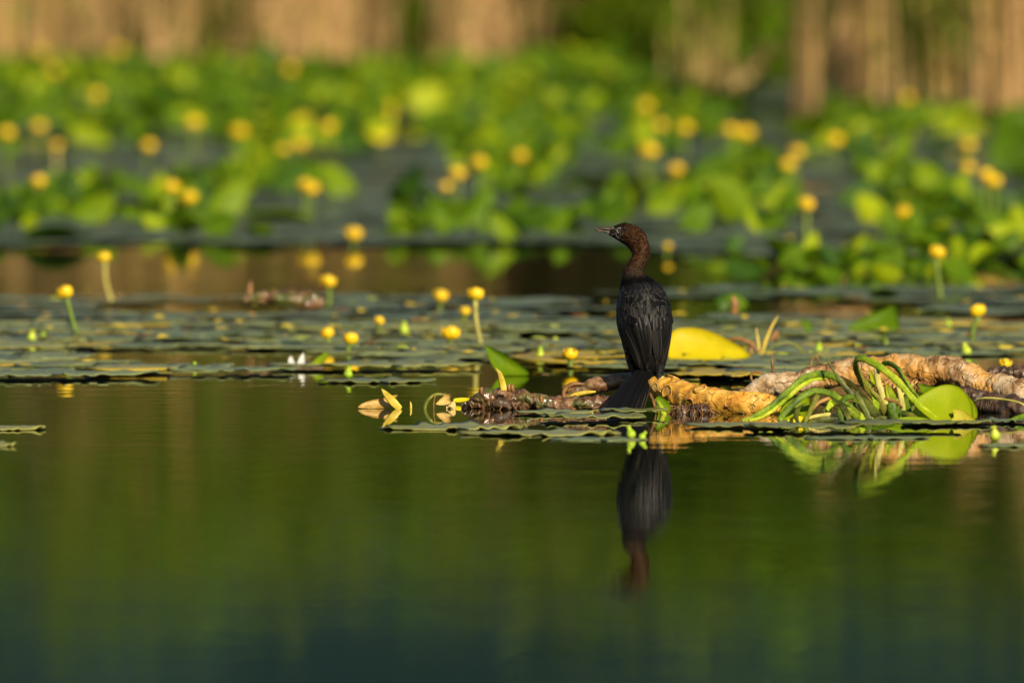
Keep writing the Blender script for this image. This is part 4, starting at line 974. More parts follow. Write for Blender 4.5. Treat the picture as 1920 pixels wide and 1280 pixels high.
for _p, _w, _m, _y in (([(560, 560), (610, 470), (640, 400), (655, 330)], [20, 40, 34, 4], 'stalk_lime', 35.5), ([(1120, 540), (1090, 450), (1040, 360), (1010, 300)], [24, 44, 36, 4], 'stalk', 35.6),
                      ([(760, 560), (740, 480), (690, 410), (620, 370)], [24, 40, 34, 6], 'stalk_olive', 35.43), ([(900, 560), (930, 470), (930, 400), (890, 320)], [30, 44, 38, 6], 'stalk_lime', 35.52),
                      ([(1180, 545), (1150, 470), (1130, 400), (1150, 330)], [30, 46, 40, 8], 'stalk', 35.53), ([(420, 560), (400, 500), (420, 440), (470, 410)], [20, 36, 32, 6], 'stalk_olive', 35.41),
                      ([(830, 560), (850, 480), (820, 420), (770, 390)], [24, 40, 36, 8], 'stalk_lime', 35.41), ([(1250, 560), (1180, 500), (1120, 480), (1060, 500)], [20, 34, 34, 10], 'stalk_olive', 35.42)):
    stalk(_p, _w, _m, _y, _y + 0.06, 16, flat=0.16, groove=0.0, name='blade')
def traced_leaf(name, outline, Y0, lean, mat, parent=None, label=None, bulge=0.012, th=0.0018, rings=6, n=56, conv=lambda x, y: (x, y), centre=None, axis=None, wave=0.002, seed=0, cat='leaf', group=None):
    """leaf from its outline, standing at distance Y0, leaning back by lean (metres back per metre up), dished by bulge"""
    P = [conv(*p) for p in outline]; P.append(P[0]); o2 = spline(P, n + 1)[:-1]
    cx, cy = (np.mean(o2[:, 0]), np.mean(o2[:, 1])) if centre is None else conv(*centre)
    ymax = o2[:, 1].max(); pm = PXM(Y0); V = []; UV = []; F = []
    ax = np.array((0, -1.0)) if axis is None else np.array(axis) / np.linalg.norm(axis); ay = np.array((-ax[1], ax[0]))
    q = o2 - np.array((cx, cy)); la = (q @ ax); lb = (q @ ay); amin, amax, bmax = la.min(), la.max(), np.abs(lb).max()
    def pt(px, py, r):
        h = (ymax - py) / pm
        Y = Y0 + lean * h + bulge * (1 - r * r) + wave * noise.noise(Vector((px * .03, py * .03, seed)))
        return W(px, py, Y)
    V.append(pt(cx, cy, 0)); UV.append((0.5, (0 - amin) / (amax - amin)))
    for j in range(1, rings + 1):
        r = j / rings
        for i in range(n):
            px, py = cx + (o2[i, 0] - cx) * r, cy + (o2[i, 1] - cy) * r
            V.append(pt(px, py, r)); UV.append((0.5 + 0.5 * lb[i] * r / bmax, (la[i] * r - amin) / (amax - amin)))
    def tri(o, flip):
        for i in range(n):
            i2 = (i + 1) % n; q = (o, o + 1 + i, o + 1 + i2); F.append(q if not flip else q[::-1])
            for j in range(rings - 1):
                a = o + 1 + j * n; q = (a + i, a + n + i, a + n + i2, a + i2); F.append(q if not flip else q[::-1])
    tri(0, False); n0 = len(V); V += [v + Vector((0, th, -th * 0.4)) for v in V]; UV += UV[:]; tri(n0, True)
    a = 1 + (rings - 1) * n
    for i in range(n): i2 = (i + 1) % n; F.append((a + i, a + i2, n0 + a + i2, n0 + a + i))
    o = link(name, V, F, M[mat], parent, loc=None if parent else tuple(W(cx, ymax, Y0)), uvs=UV)
    if label: tag(o, label, cat, group)
    return o
# the brown-eaten corner of the lime leaf is its own brown tissue
M['blotch'] = leaf_mat('leaf eaten brown', (0.32, 0.36, 0.015), (0.40, 0.40, 0.02), (0.36, 0.28, 0.03), rough=0.5, trans=0.1, feather_vein=True, spot_amt=0.97, spots=(0.07, 0.02, 0.006), wear_scale=18, spot_lo=0.26)
big = traced_leaf('lily_leaf', [(1335, 545), (1240, 470), (1185, 405), (1225, 365), (1300, 320), (1370, 292), (1430, 288), (1490, 305), (1540, 350), (1570, 410), (1582, 470), (1575, 520), (1500, 545)], 35.43, 0.75, 'leaf_lime', None,
    'big lime green leaf with a brown eaten corner right of the stalk heap', 0.012, conv=z5, centre=(1390, 440), axis=(0.25, -1), rings=9, n=72)
traced_leaf('eaten_corner', [(1400, 550), (1430, 520), (1452, 500), (1448, 455), (1490, 452), (1520, 462), (1570, 500), (1610, 530), (1640, 548), (1560, 560), (1470, 562)], 35.425, 0.35, 'blotch', big, None, 0.004, conv=z5, rings=6)
traced_leaf('lily_leaf', [(1530, 350), (1575, 390), (1605, 440), (1612, 490), (1600, 512), (1560, 510), (1520, 430)], 35.52, 0.6, 'leaf_lime', None, 'narrow leaf showing behind the right side of the big lime leaf', 0.006, conv=z5)
traced_leaf('lily_leaf', [(975, 545), (1050, 518), (1150, 500), (1260, 508), (1340, 535), (1400, 560), (1300, 572), (1100, 570)], 35.36, 1.6, 'leaf_lime', None, 'long low lime leaf lying at the foot of the big lime leaf', 0.01, conv=z5)
traced_leaf('lily_leaf', [(800, 562), (860, 538), (940, 530), (1030, 550), (1060, 570), (900, 575)], 35.34, 1.6, 'leaf', None, 'small green leaf lying low at the foot of the stalk heap', 0.006, conv=z5)
traced_leaf('lily_leaf', [(290, 470), (330, 415), (400, 375), (480, 365), (498, 420), (492, 500), (470, 545), (380, 545), (320, 520)], 35.58, 0.5, 'leaf_lime', None, 'bright green leaf glowing behind the second bent stalk', 0.01, conv=z5)
traced_leaf('lily_leaf', [(320, 545), (370, 505), (430, 495), (470, 520), (450, 555), (380, 560)], 35.44, 0.8, 'leaf_yellow', None, 'small yellowed leaf lying at the left foot of the stalk heap', 0.004, conv=z5)
traced_leaf('lily_leaf', [(1215, 280), (1280, 290), (1335, 305), (1300, 330), (1245, 345), (1225, 315)], 35.72, 0.5, 'leaf', None, 'dark green leaf tip poking out under the grey arch', 0.006, conv=z5)
traced_leaf('lily_leaf', [(890, 180), (915, 220), (930, 270), (925, 310), (900, 270)], 35.78, 0.3, 'leaf_lime', None, 'thin bright leaf sliver between the stalks at the arch', 0.003, conv=z5)
traced_leaf('lily_leaf', [(1000, 280), (1045, 320), (1070, 370), (1055, 400), (1015, 390), (1000, 340)], 35.7, 0.3, 'leaf_lime', None, 'small bright leaf inside the stalk heap below the pale stalk', 0.003, conv=z5)
traced_leaf('lily_leaf', [(1090, 455), (1150, 465), (1195, 490), (1150, 500), (1100, 498)], 35.46, 0.5, 'leaf_dark', None, 'blackened leaf scrap at the right side of the stalk heap', 0.003, conv=z5)
stem = ribbon('tan_twig', [W(*z5(1585, 400), 35.9), W(*z5(1650, 378), 35.88), W(*z5(1770, 384), 35.86), W(*z5(1900, 412), 35.84), W(*z5(1960, 470), 35.84)], [0.0022, 0.0026, 0.0026, 0.0026, 0.002], M['stalk_pale'], 'thin tan stem arching in front of the dark stump', 'stem', flat=1.0, n=24)
ribbon('water_grass', [W(*z5(1800, 540), 35.5), W(*z5(1870, 515), 35.52), W(*z5(1960, 480), 35.55)], [0.003, 0.006, 0.004], M['stalk'], 'green blade rising out of the water at the right edge', 'leaf', n=16)

# ------------------------------------------------------------------ single leaves and scraps
traced_leaf('lily_leaf', [(908, 646), (925, 652), (950, 665), (975, 682), (992, 698), (985, 704), (955, 704), (938, 703), (925, 688), (915, 668)], G(950, 705).y, 0.35, 'leaf', None, 'bright green leaf standing half out of the water left of the bird', 0.012, axis=(-0.7, -1))
traced_leaf('lily_leaf', [(1254, 672), (1250, 645), (1258, 625), (1275, 615), (1310, 615), (1345, 626), (1375, 642), (1400, 657), (1406, 668), (1380, 674), (1320, 676)], G(1330, 680).y, 0.5, 'leaf_yellow', None, 'large bright yellow leaf standing right behind the bird', 0.015, axis=(1, 0.1))
traced_leaf('lily_leaf', [(1592, 620), (1596, 608), (1625, 592), (1660, 578), (1678, 573), (1684, 590), (1684, 620), (1640, 624)], G(1640, 625).y, 0.4, 'leaf', None, 'bright green leaf upright among pads beyond the grey arch', 0.01, axis=(1, -0.3))
traced_leaf('lily_leaf', [(578, 686), (590, 674), (605, 663), (617, 660), (612, 672), (598, 684)], G(598, 692).y, 0.3, 'leaf', None, 'small dark leaf tip slanting up beside the white petals', 0.004)
for k, (pp) in enumerate(([(540, 680), (542, 670), (547, 667), (551, 673), (553, 681)], [(557, 681), (562, 670), (569, 661), (572, 669), (571, 681)])):
    traced_leaf('white_petal', pp, G(556, 690).y - 0.01 * k, 0.3, 'white', None, ('left' if k == 0 else 'right') + ' white petal scrap lying on the mat edge at left', 0.004, n=24, rings=3, cat='petal')
withered = thing('withered_shoot', 'withered yellow brown lily shoot right of the big yellow leaf', 'water plant', tuple(G(1428, 672)))
yw = G(1428, 672).y
def shoot(pts, ws, mat, parent, Y, name='stalk', flat=0.6):
    P = [(*W(a, b, Y + 0.006 * i), r / PXM(Y)) for i, ((a, b), r) in enumerate(zip(pts, ws))]
    s = spline(P, 24); V, F, _ = sweep(s[:, :3], np.maximum(s[:, 3], .0006), 8, flat); return link(name, V, F, M[mat], parent)
shoot([(1427, 668), (1436, 638), (1447, 612), (1459, 592)], [2.8, 3.6, 2.6, .6], 'shoot_yellow', withered, yw)
shoot([(1424, 668), (1422, 645), (1418, 614)], [2.4, 2.6, .8], 'shoot_yellow', withered, yw)
shoot([(1424, 660), (1405, 642), (1380, 634), (1360, 645), (1354, 672)], [3, 3.5, 3.5, 3, 2], 'stalk_brown', withered, yw)
shoot([(1434, 664), (1452, 648), (1475, 642), (1496, 650), (1512, 672), (1524, 694)], [2.6, 3.4, 3.6, 3, 2.4, 1.2], 'stalk_olive', withered, yw - .05)
shoot([(1410, 668), (1408, 655), (1412, 640)], [3, 3, 2], 'stalk_brown', withered, yw)
shoot([(1445, 640), (1456, 622), (1457, 635), (1450, 640)], [3, 4, 4, 2], 'stalk_brown', withered, yw + .03)
traced_leaf('leaf', [(1350, 672), (1375, 662), (1400, 664), (1412, 672), (1380, 678)], yw - .02, 0.9, 'leaf_yellow', withered, None, 0.004, n=24, rings=3)
traced_leaf('leaf', [(1440, 668), (1465, 660), (1495, 664), (1500, 672), (1465, 676)], yw - .02, 0.9, 'leaf_lime', withered, None, 0.004, n=24, rings=3)
ribbon('curled_tendril', [W(1520, 695, 37.2), W(1522, 676, 37.2), W(1530, 668, 37.2), W(1534, 676, 37.2), W(1530, 688, 37.2)], [.002, .002, .002, .002, .001], M['stalk_brown'], 'small brown curled tendril above the left end of the arch', 'tendril', flat=1.0, n=20)
ribbon('red_shoot', [W(1450, 700, 37.2), W(1448, 682, 37.2), W(1447, 666, 37.2)], [.0035, .003, .001], M['stalk_brown'], 'red brown pointed shoot standing behind the arch start', 'shoot', flat=1.0)
ribbon('curled_tendril', [W(1440, 706, 37.1), W(1425, 698, 37.1), W(1412, 698, 37.1), W(1408, 708, 37.1), W(1413, 716, 37.1)], [.002, .0028, .0028, .0025, .001], M['stalk_brown'], 'brown tendril hooked over at the left start of the grey arch', 'tendril', flat=1.0, n=20)
ribbon('brown_stub', [W(1376, 588, 40.7), W(1378, 570, 40.7), W(1374, 556, 40.7)], [.009, .010, .004], M['stalk_brown'], 'brown stub standing left of the half risen leaf', 'stub', flat=.8)
# scraps in the open water left of the mossy rhizome
def z3(x, y): return (640 + x / 3.0, 620 + y / 3.0)
ys = G(710, 766).y
d1 = traced_leaf('dried_leaf', [(93, 432), (110, 412), (160, 392), (230, 378), (300, 360), (318, 362), (300, 380), (270, 400), (280, 425), (240, 434), (150, 436)], ys, 0.5, 'cream', None, 'dried yellow leaf scrap floating leftmost in the open water', 0.006, conv=z3, n=40, rings=4)
ribbon('yellow_leaf', [W(*z3(330, 440), ys - .02), W(*z3(290, 400), ys - .02), W(*z3(250, 355), ys - .01), W(*z3(226, 326), ys)], [.007, .009, .006, .0008], M['shoot_yellow'], 'yellow blade leaning left on the dried leaf scrap', 'leaf', flat=.14)
ribbon('yellow_shoot', [W(*z3(391, 440), ys), W(*z3(391, 415), ys), W(*z3(387, 397), ys)], [.0028, .0024, .0006], M['shoot_yellow'], 'tiny yellow shoot standing alone in the open water', 'shoot', flat=.7)
ribbon('hooked_shoot', [W(*z3(468, 445), ys), W(*z3(475, 410), ys), W(*z3(505, 372), ys), W(*z3(545, 357), ys + .01), W(*z3(585, 362), ys + .01)], [.0042, .0045, .0042, .004, .003], M['stalk_olive'], 'olive hooked stem arching into the crumpled cream leaf', 'stem', flat=.9, n=22)
ribbon('thin_twig', [W(*z3(519, 450), ys - .01), W(*z3(521, 400), ys - .01), W(*z3(530, 352), ys - .01)], [.0012, .0012, .0008], M['stalk_brown'], 'thin brown twig standing beside the hooked stem', 'twig', flat=1.0)
cl = thing('crumpled_leaf', 'crumpled cream dry leaf standing left of the mossy rhizome', 'leaf', tuple(W(*z3(610, 440), ys)))
for k, pp in enumerate(([(530, 412), (555, 385), (590, 358), (615, 360), (612, 385), (622, 402), (590, 415), (555, 418)], [(588, 405), (625, 398), (642, 405), (640, 440), (615, 440), (600, 425), (592, 438)], [(575, 360), (582, 342), (590, 356), (606, 362), (612, 348), (615, 372), (590, 378)])):
    traced_leaf('fold', pp, ys + 0.012 * (k - 1), 0.3 - 0.3 * k, 'cream', cl, None, 0.008 * (1 if k != 1 else -1), conv=z3, n=28, rings=3, wave=.006, seed=k)
traced_leaf('lily_leaf', [(628, 395), (640, 380), (700, 376), (728, 384), (700, 396), (650, 402)], ys + .25, 1.4, 'leaf_yellow', None, 'small yellow leaf lying flat behind the mossy rhizome tip', 0.002, conv=z3, n=28, rings=3)
ribbon('yellow_leaf', [W(*z3(915, 335), 36.25), W(*z3(905, 290), 36.25), W(*z3(890, 240), 36.24), W(*z3(868, 210), 36.23)], [.007, .007, .0045, .0008], M['shoot_yellow'], 'yellow pointed blade standing on top of the mossy rhizome', 'leaf', flat=.14)
ribbon('dark_tendril', [W(*z3(1250, 380), 36.33), W(*z3(1255, 335), 36.33), W(*z3(1300, 300), 36.33), W(*z3(1370, 300), 36.33)], [.004, .005, .005, .003], M['root'], 'dark brown root curving over the mossy grey piece', 'root', flat=1.0, n=20)
ribbon('yellow_twig', [W(*z3(1250, 388), 36.31), W(*z3(1310, 362), 36.31), W(*z3(1370, 348), 36.31), W(*z3(1430, 342), 36.32)], [.003, .005, .005, .002], M['shoot_yellow'], 'yellow brown stem lying in front of the mossy grey piece', 'stem', flat=.8, n=18)
for k, (a, b) in enumerate(((1128, 385), (790, 340), (945, 322), (965, 325))):
    ribbon('root_stub', [W(*z3(a, b + 18), 36.2), W(*z3(a - 4, b - 10), 36.2), W(*z3(a + 3, b - 22), 36.2)], [.004, .0045, .002], M['root'], ['brown knob near the right end of the mossy rhizome', 'brown knob at the left end of the mossy rhizome', 'brown knob at the foot of the yellow pointed blade, left', 'brown knob at the foot of the yellow pointed blade, right'][k], 'stub', flat=1.0, n=8)

# green seed pods and buds
def pod_arrays(h, r):
    prof = [(0, .25), (.12, .75), (.3, 1.0), (.5, .92), (.7, .62), (.84, .42), (.92, .52), (1.0, .58), (1.02, .4)]
    s = spline([(0, 0, z * h, max(w_ * r, .0004)) for z, w_ in prof], 20); V, F, _ = sweep(s[:, :3], np.maximum(s[:, 3], .0004), 14); return V, F, None
POD = mesh_of('pod', pod_arrays(0.036, 0.013), M['bud'])
def pod(px, by, hpx, label, tilt=0.0, mat=None, name='seed_pod', z=0.0, cat='bud'):
    g = G(px, by); s = hpx / PXM(g.y) / 0.036
    o = bpy.data.objects.new(name, POD); col.objects.link(o); o.location = (g.x, g.y, z); o.rotation_euler = (0.1, tilt, px * 0.1); o.scale = (s, s, s)
    return tag(o, label, cat, 'green buds and seed pods')
pod(757, 630, 27, 'green seed pod standing on the mat left of the tall flower')
pod(1012, 672, 22, 'small yellow green pod standing on pads left of the bird')
pod(652, 710, 24, 'green pod standing on the narrow front pad at left')
pod(1867, 826, 28, 'plump lime bud floating at the lower right edge', 0.3)
pod(1535, 664, 22, 'small lime bud beyond the left part of the arch')
pod(58, 642, 24, 'olive bud standing on the mat at the left edge', 0.2)
pod(80, 640, 18, 'small bud right beside the olive bud at the left edge', 0.4)
pod(1780, 615, 18, 'small green bud left of the bent stem flower', 0.5)
pod(1815, 668, 26, 'green bud under the bent stem flower', -0.3)
pod(1658, 650, 16, 'tiny lime bud above the middle of the arch', -0.3)
pod(1186, 822, 24, 'left lime pod of the pair floating below the tail', -0.35)
pod(1200, 824, 19, 'right lime pod of the pair floating below the tail', 0.7)
pod(1245, 772, 26, 'green bud tucked under the orange rhizome by the tail', 0.8)
pod(1238, 770, 16, 'round pale pod hanging under the orange rhizome start', 0.0, z=0.012)
pod(364, 690, 15, 'orange brown bud at the mat edge left', 0.8)
bpy.data.objects[-1] if False else None
traced_leaf('lily_leaf', [(1222, 772), (1226, 752), (1236, 742), (1252, 752), (1262, 766), (1250, 776)], 36.0, 0.4, 'leaf', None, 'green leaf scrap tucked under the orange rhizome beside the tail', 0.004, n=28, rings=3)
ribbon('green_shoot', [W(1247, 782, 35.95), W(1240, 765, 35.97), W(1232, 752, 36.0)], [.006, .0055, .004], M['stalk_lime'], 'short green stem leaning under the orange rhizome', 'stem', flat=.9)
ribbon('rootlet', [W(1231, 775, 35.98), W(1226, 755, 36.0), W(1219, 738, 36.03)], [.003, .0035, .003], M['root'], 'brown rootlet hanging beside the tail from the orange rhizome', 'root', flat=1.0)

# ------------------------------------------------------------------ the cormorant
BY = 36.25
K = 1.0 / PXM(BY)
bird = thing('cormorant', 'black pygmy cormorant with brown head perched on the rhizome, back to the camera, looking left', 'bird', tuple(W(1225, 712, BY - 0.05)))
# outline pairs: (upper/back point), (under/front point), half depth px, centre depth px (+ away from camera)
SEC = [
 ((1146, 425.2), (1141, 440.5), 4.5, 22), ((1152.5, 423.2), (1149, 445), 7.5, 22), ((1160, 420.2), (1156, 449.3), 11, 22), ((1169, 418.2), (1163.5, 453.5), 14, 22),
 ((1184, 420), (1171, 458.5), 16.5, 22), ((1198, 426.3), (1177, 463.5), 18, 22), ((1208.5, 436), (1181.5, 468.5), 18, 22), ((1215, 450), (1184, 474.5), 17.5, 22),
 ((1218.8, 464), (1184.5, 480.5), 17, 22), ((1218.5, 479), (1181, 488), 17, 22), ((1214, 493), (1174.5, 496), 18, 22), ((1209, 504), (1169, 505), 20, 21),
 ((1212, 514), (1166, 516), 25, 19), ((1225, 524), (1164.5, 529), 32, 17), ((1237, 536), (1162.5, 543), 39, 15), ((1246.5, 552), (1159, 557), 45, 12),
 ((1253.5, 570), (1156.5, 573), 49, 9), ((1257, 590), (1156, 593), 51, 6), ((1258.5, 612), (1158, 614), 50, 4), ((1257, 636), (1165, 638), 46, 2),
 ((1253, 660), (1171, 661), 40, 0), ((1247.5, 682), (1176.5, 682), 33, -2), ((1241, 699), (1184, 697), 24, -4), ((1231, 711), (1194, 708), 13, -6)]
SA = np.array([(a[0], a[1], b[0], b[1], d, c) for a, b, d, c in SEC], float)
for _i in range(4, 13):      # room for the feathers that stand off head and neck
    _v = SA[_i, :2] - SA[_i, 2:4]; _v = _v / np.linalg.norm(_v) * (1.6 if _i > 6 else 1.0); SA[_i, :2] -= _v; SA[_i, 2:4] += _v; SA[_i, 4] -= 1.4
def sec(t):
    t = min(max(t, 0), len(SA) - 1.0001); j = int(t); f = t - j
    p0, p1, p2, p3 = SA[max(j - 1, 0)], SA[j], SA[min(j + 1, len(SA) - 1)], SA[min(j + 2, len(SA) - 1)]
    return 0.5 * (2 * p1 + (p2 - p0) * f + (2 * p0 - 5 * p1 + 4 * p2 - p3) * f * f + (3 * p1 - p0 - 3 * p2 + p3) * f ** 3)
def S(t, phi, off=0.0):
    """point on the bird: t along bill -> rump, phi round the section (0 = back outline right, pi/2 = facing the camera, pi = left)"""
    a = sec(t); cx, cy = (a[0] + a[2]) / 2, (a[1] + a[3]) / 2; hx, hy = (a[0] - a[2]) / 2, (a[1] - a[3]) / 2
    h = math.hypot(hx, hy); k = (h + off) / h
    c, s = math.cos(phi), math.sin(phi)
    return W(cx + hx * c * k, cy + hy * c * k, BY + (a[5] - (a[4] + off) * s) * K)
NT, NP = 110, 40
V = []; F = []; PG = []
def pigment(t, phi, r0=None):
    """plumage colour by where it grows"""
    black = np.array((0.0038, 0.0036, 0.0038)); brown = np.array((0.047, 0.022, 0.010)); dk = np.array((0.02, 0.012, 0.008)); face = np.array((0.012, 0.011, 0.010)); flank = np.array((0.045, 0.032, 0.022))
    if t < 3.0: return face if t < 1.6 else face * (3.0 - t) / 1.4 + dk * (t - 1.6) / 1.4
    if t < 4.0: f = t - 3; return dk * (1 - f) + brown * f
    if t < 9.0: return brown
    if t < 11.2: f = (t - 9) / 2.2; return brown * (1 - f) + np.array((0.034, 0.023, 0.015)) * f
    if t < 12.6: f = (t - 11.2) / 1.4; return np.array((0.034, 0.023, 0.015)) * (1 - f) + black * f
    if (phi > 2.35 or phi < -0.2) and t > 13.5:
        f = min(1, (phi - 2.35) * 3) if phi > 2.35 else 1
        return black * (1 - f) + flank * f
    return black
for i in range(NT):
    t = (len(SA) - 1) * i / (NT - 1)
    for k in range(NP):
        phi = 2 * math.pi * k / NP; p = S(t, phi, 0.5 * noise.noise(Vector((t * 3, k * .7, 0)))); V.append(p)
        ph2 = phi if phi < math.pi * 1.5 else phi - 2 * math.pi
        PG.append(pigment(t, ph2) * 0.8)
for i in range(NT - 1):
    for k in range(NP):
        k2 = (k + 1) % NP; F.append((i * NP + k, (i + 1) * NP + k, (i + 1) * NP + k2, i * NP + k2))
for i in (0, NT - 1):
    c = sum((V[i * NP + k] for k in range(NP)), Vector()) / NP; V.append(c); PG.append(PG[i * NP]); ci = len(V) - 1
    for k in range(NP): F.append((ci, i * NP + k, i * NP + (k + 1) % NP) if i == 0 else (ci, i * NP + (k + 1) % NP, i * NP + k))
body = link('body', V, F, M['bird_skin'], bird, pig=PG)

# small body feathers and the hair-like feathers of head and neck
def norm_at(t, phi):
    e = 0.05; a = S(t + e, phi) - S(t - e, phi); b = S(t, phi + e) - S(t, phi - e); n_ = a.cross(b)
    n_.normalize(); c = S(t, phi) - S(t, phi, -2)
    return n_ if n_.dot(c) > 0 else -n_
fr2 = random.Random(8); V = []; F = []; PG = []
def tuft(t, phi, L, wd, lift, pg, curl=0.0):
    p = S(t, phi); tg = (S(t + 0.06, phi) - p); tg.normalize(); nn = norm_at(t, phi); sd = tg.cross(nn).normalized()
    tg = (tg + sd * fr2.gauss(0, 0.22)).normalized(); L *= K; wd *= K; o = len(V)
    p0 = p - nn * 0.3 * K
    V.extend([p0 - sd * wd * .6, p0 + sd * wd * .6, p + tg * L * .55 + nn * lift * K * .8 + sd * wd, p + tg * L * .55 + nn * lift * K * .8 - sd * wd, p + tg * L + nn * lift * K * (1 + curl)])
    F.extend([(o, o + 1, o + 2, o + 3), (o + 3, o + 2, o + 4)]); PG.extend([pg * .6] * 2 + [pg] * 2 + [pg * 1.25])
for i in range(4600):      # head and upper neck
    t = 2.6 + 8.6 * fr2.random(); phi = fr2.uniform(-0.6, math.pi + 0.6)
    if t < 3.6 and fr2.random() < 0.5: continue
    pg = pigment(t, phi) * fr2.choice([0.12, 0.3, 0.6, 1.0, 1.4, 2.2])
    tuft(t, phi, fr2.uniform(3.0, 7.0), fr2.uniform(0.35, 0.75), fr2.uniform(0.3, 1.9), pg, 0.6)
for i in range(1500):     # lower neck
    t = 10.6 + 3.2 * fr2.random(); phi = fr2.uniform(-0.5, math.pi + 0.5)
    tuft(t, phi, fr2.uniform(4, 8), fr2.uniform(0.5, 1.0), fr2.uniform(0.3, 1.0), pigment(t, phi) * fr2.choice([0.5, 0.8, 1.2, 1.8]))
for i in range(2600):     # body
    t = 13.2 + 9.6 * fr2.random(); phi = fr2.uniform(-0.6, math.pi + 0.6)
    fl = phi > 2.35 or phi < 0.15
    pg = pigment(t, phi) * (fr2.choice([0.3, 0.6, 1.0, 2.2, 4.0]) if fl else fr2.choice([0.6, 1.0, 1.5]))
    tuft(t, phi, fr2.uniform(7, 13), fr2.uniform(1.2, 2.4), fr2.uniform(0.3, 1.0), pg)
for i in range(160):      # ragged thighs and rump
    t = 21.0 + 1.9 * fr2.random(); phi = fr2.choice([fr2.uniform(-0.3, 0.5), fr2.uniform(2.5, 3.5)])
    tuft(t, phi, fr2.uniform(8, 14), fr2.uniform(0.5, 1.0), fr2.uniform(1.0, 3.5), np.array((0.03, 0.024, 0.018)) * fr2.uniform(.5, 2))
pl = link('plumage', V, F, M['plumage'], bird, pig=PG); pl['kind'] = 'stuff'

def feather_path(pts, wid, lift0, lift1, pg, parent, name='feather', tipround=0.72, n=9, convex=1.5):
    rl = fr2.gauss(0, 0.9)
    """feather that follows the body: pts = [(t, phi), ...] from quill to tip"""
    sp = spline(pts, n); V = []; UV = []; F = []; nu = 5
    C = [S(a[0], a[1], lift0 + (lift1 - lift0) * i / (n - 1)) for i, a in enumerate(sp)]
    for i in range(n):
        s = i / (n - 1); tg = (C[min(i + 1, n - 1)] - C[max(i - 1, 0)]).normalized(); nn = norm_at(*sp[i]); sd = tg.cross(nn).normalized(); nn = sd.cross(tg)
        if s < 0.25: wv = 0.55 + 0.45 * s / 0.25
        elif s < tipround: wv = 1.0
        else: q = (s - tipround) / (1 - tipround); wv = math.sqrt(max(1 - q * q, 0.006))
        for k in range(nu):
            u = -1 + 2 * k / (nu - 1)
            V.append(C[i] + sd * (u * wv * wid * K) + nn * ((1 - u * u) * convex - 0.35 + u * rl) * K); UV.append(((u + 1) / 2, s))
    for i in range(n - 1):
        for k in range(nu - 1):
            a = i * nu + k; F.append((a, a + 1, a + nu + 1, a + nu))
    return link(name, V, F, M['feather'], parent, uvs=UV, pig=[pg] * len(V))
def wing_shell(side):
    """folded wing: a raised shield over the side of the back, tapering to the wing tip"""
    V = []; F = []; nt_, nph = 22, 9
    for i in range(nt_):
        f = i / (nt_ - 1); t = 13.6 + 8.4 * f
        if side == 'l': c = 2.22 - 0.62 * f ** 1.3; hw = 0.62 * math.sin(math.pi * min(1, 0.16 + f * 0.84)) ** 0.6 + 0.02
        else: c = 0.62 + 0.35 * f ** 1.3; hw = 0.60 * math.sin(math.pi * min(1, 0.16 + f * 0.84)) ** 0.6 + 0.02
        for k in range(nph):
            u = -1 + 2 * k / (nph - 1); V.append(S(t, c + u * hw, 2.4 * (1 - u * u) ** 0.5 + 0.2))
    for i in range(nt_ - 1):
        for k in range(nph - 1):
            a = i * nph + k; F.append((a, a + 1, a + nph + 1, a + nph))
    return link('wing', V, F, M['bird_skin'], bird, pig=[(0.008, 0.008, 0.0085)] * len(V))
for side in ('l', 'r'):
    wg = wing_shell(side); wg['label'] = 'folded left wing' if side == 'l' else 'folded right wing'
    cf = (lambda f: 2.22 - 0.62 * f ** 1.3) if side == 'l' else (lambda f: 0.62 + 0.35 * f ** 1.3)
    sg = 1 if side == 'l' else -1
    rows = [(0.03, 5, 9, 4.6), (0.09, 6, 10, 5.0), (0.155, 6, 12, 5.5), (0.225, 7, 13, 6.0), (0.30, 7, 15, 6.5), (0.38, 6, 18, 6.8)]
    for ri, (f0, cnt, L, wd) in enumerate(rows):
        hw = 0.60 * math.sin(math.pi * min(1, 0.16 + f0 * 0.84)) ** 0.6
        for k in range(cnt):
            u = -0.92 + 1.84 * (k + 0.5 * (ri % 2)) / (cnt - 0.5) + fr2.gauss(0, 0.03)
            f0_ = f0; f0 = max(0.0, f0 + fr2.gauss(0, 0.016)); c0 = cf(f0) + u * hw; f1 = f0 + L * fr2.uniform(0.9, 1.25) / 128.0; c1 = cf(f1) + u * hw * 0.92
            pg = np.array((0.0042, 0.0041, 0.0046)) * fr2.choice([0.5, 0.8, 1.2, 2.5])
            feather_path([(13.6 + 8.4 * f0 - .15, c0), (13.6 + 8.4 * (f0 + f1) / 2, (c0 + c1) / 2), (13.6 + 8.4 * f1, c1)], wd * fr2.uniform(.9, 1.1), 2.0, 3.2 + fr2.uniform(0, 2.6), pg, wg); f0 = f0_
    # long scapulars, tertials and primaries sweeping to the wing tip
    for k in range(9):
        u = -0.9 + 1.8 * k / 8; f0 = 0.40 + 0.05 * abs(u) + 0.02 * (k % 2); f1 = min(1.06, 0.84 + 0.20 * (1 - abs(u - 0.25 * sg)) + fr2.uniform(-.02, .03))
        hw0 = 0.60 * math.sin(math.pi * min(1, 0.16 + f0 * 0.84)) ** 0.6
        c0 = cf(f0) + u * hw0; cm = cf((f0 + f1) / 2) + u * hw0 * 0.72; c1 = cf(f1) + u * 0.26
        pg = np.array((0.0032, 0.0031, 0.0034)) * fr2.choice([0.5, 0.9, 1.6, 4.2])
        feather_path([(13.6 + 8.4 * f0, c0), (13.6 + 8.4 * (f0 + f1) / 2, cm), (13.6 + 8.4 * f1, c1)], fr2.uniform(6.8, 8.2), 2.6, 4.6 + 0.25 * k, pg, wg, tipround=0.62, n=13)
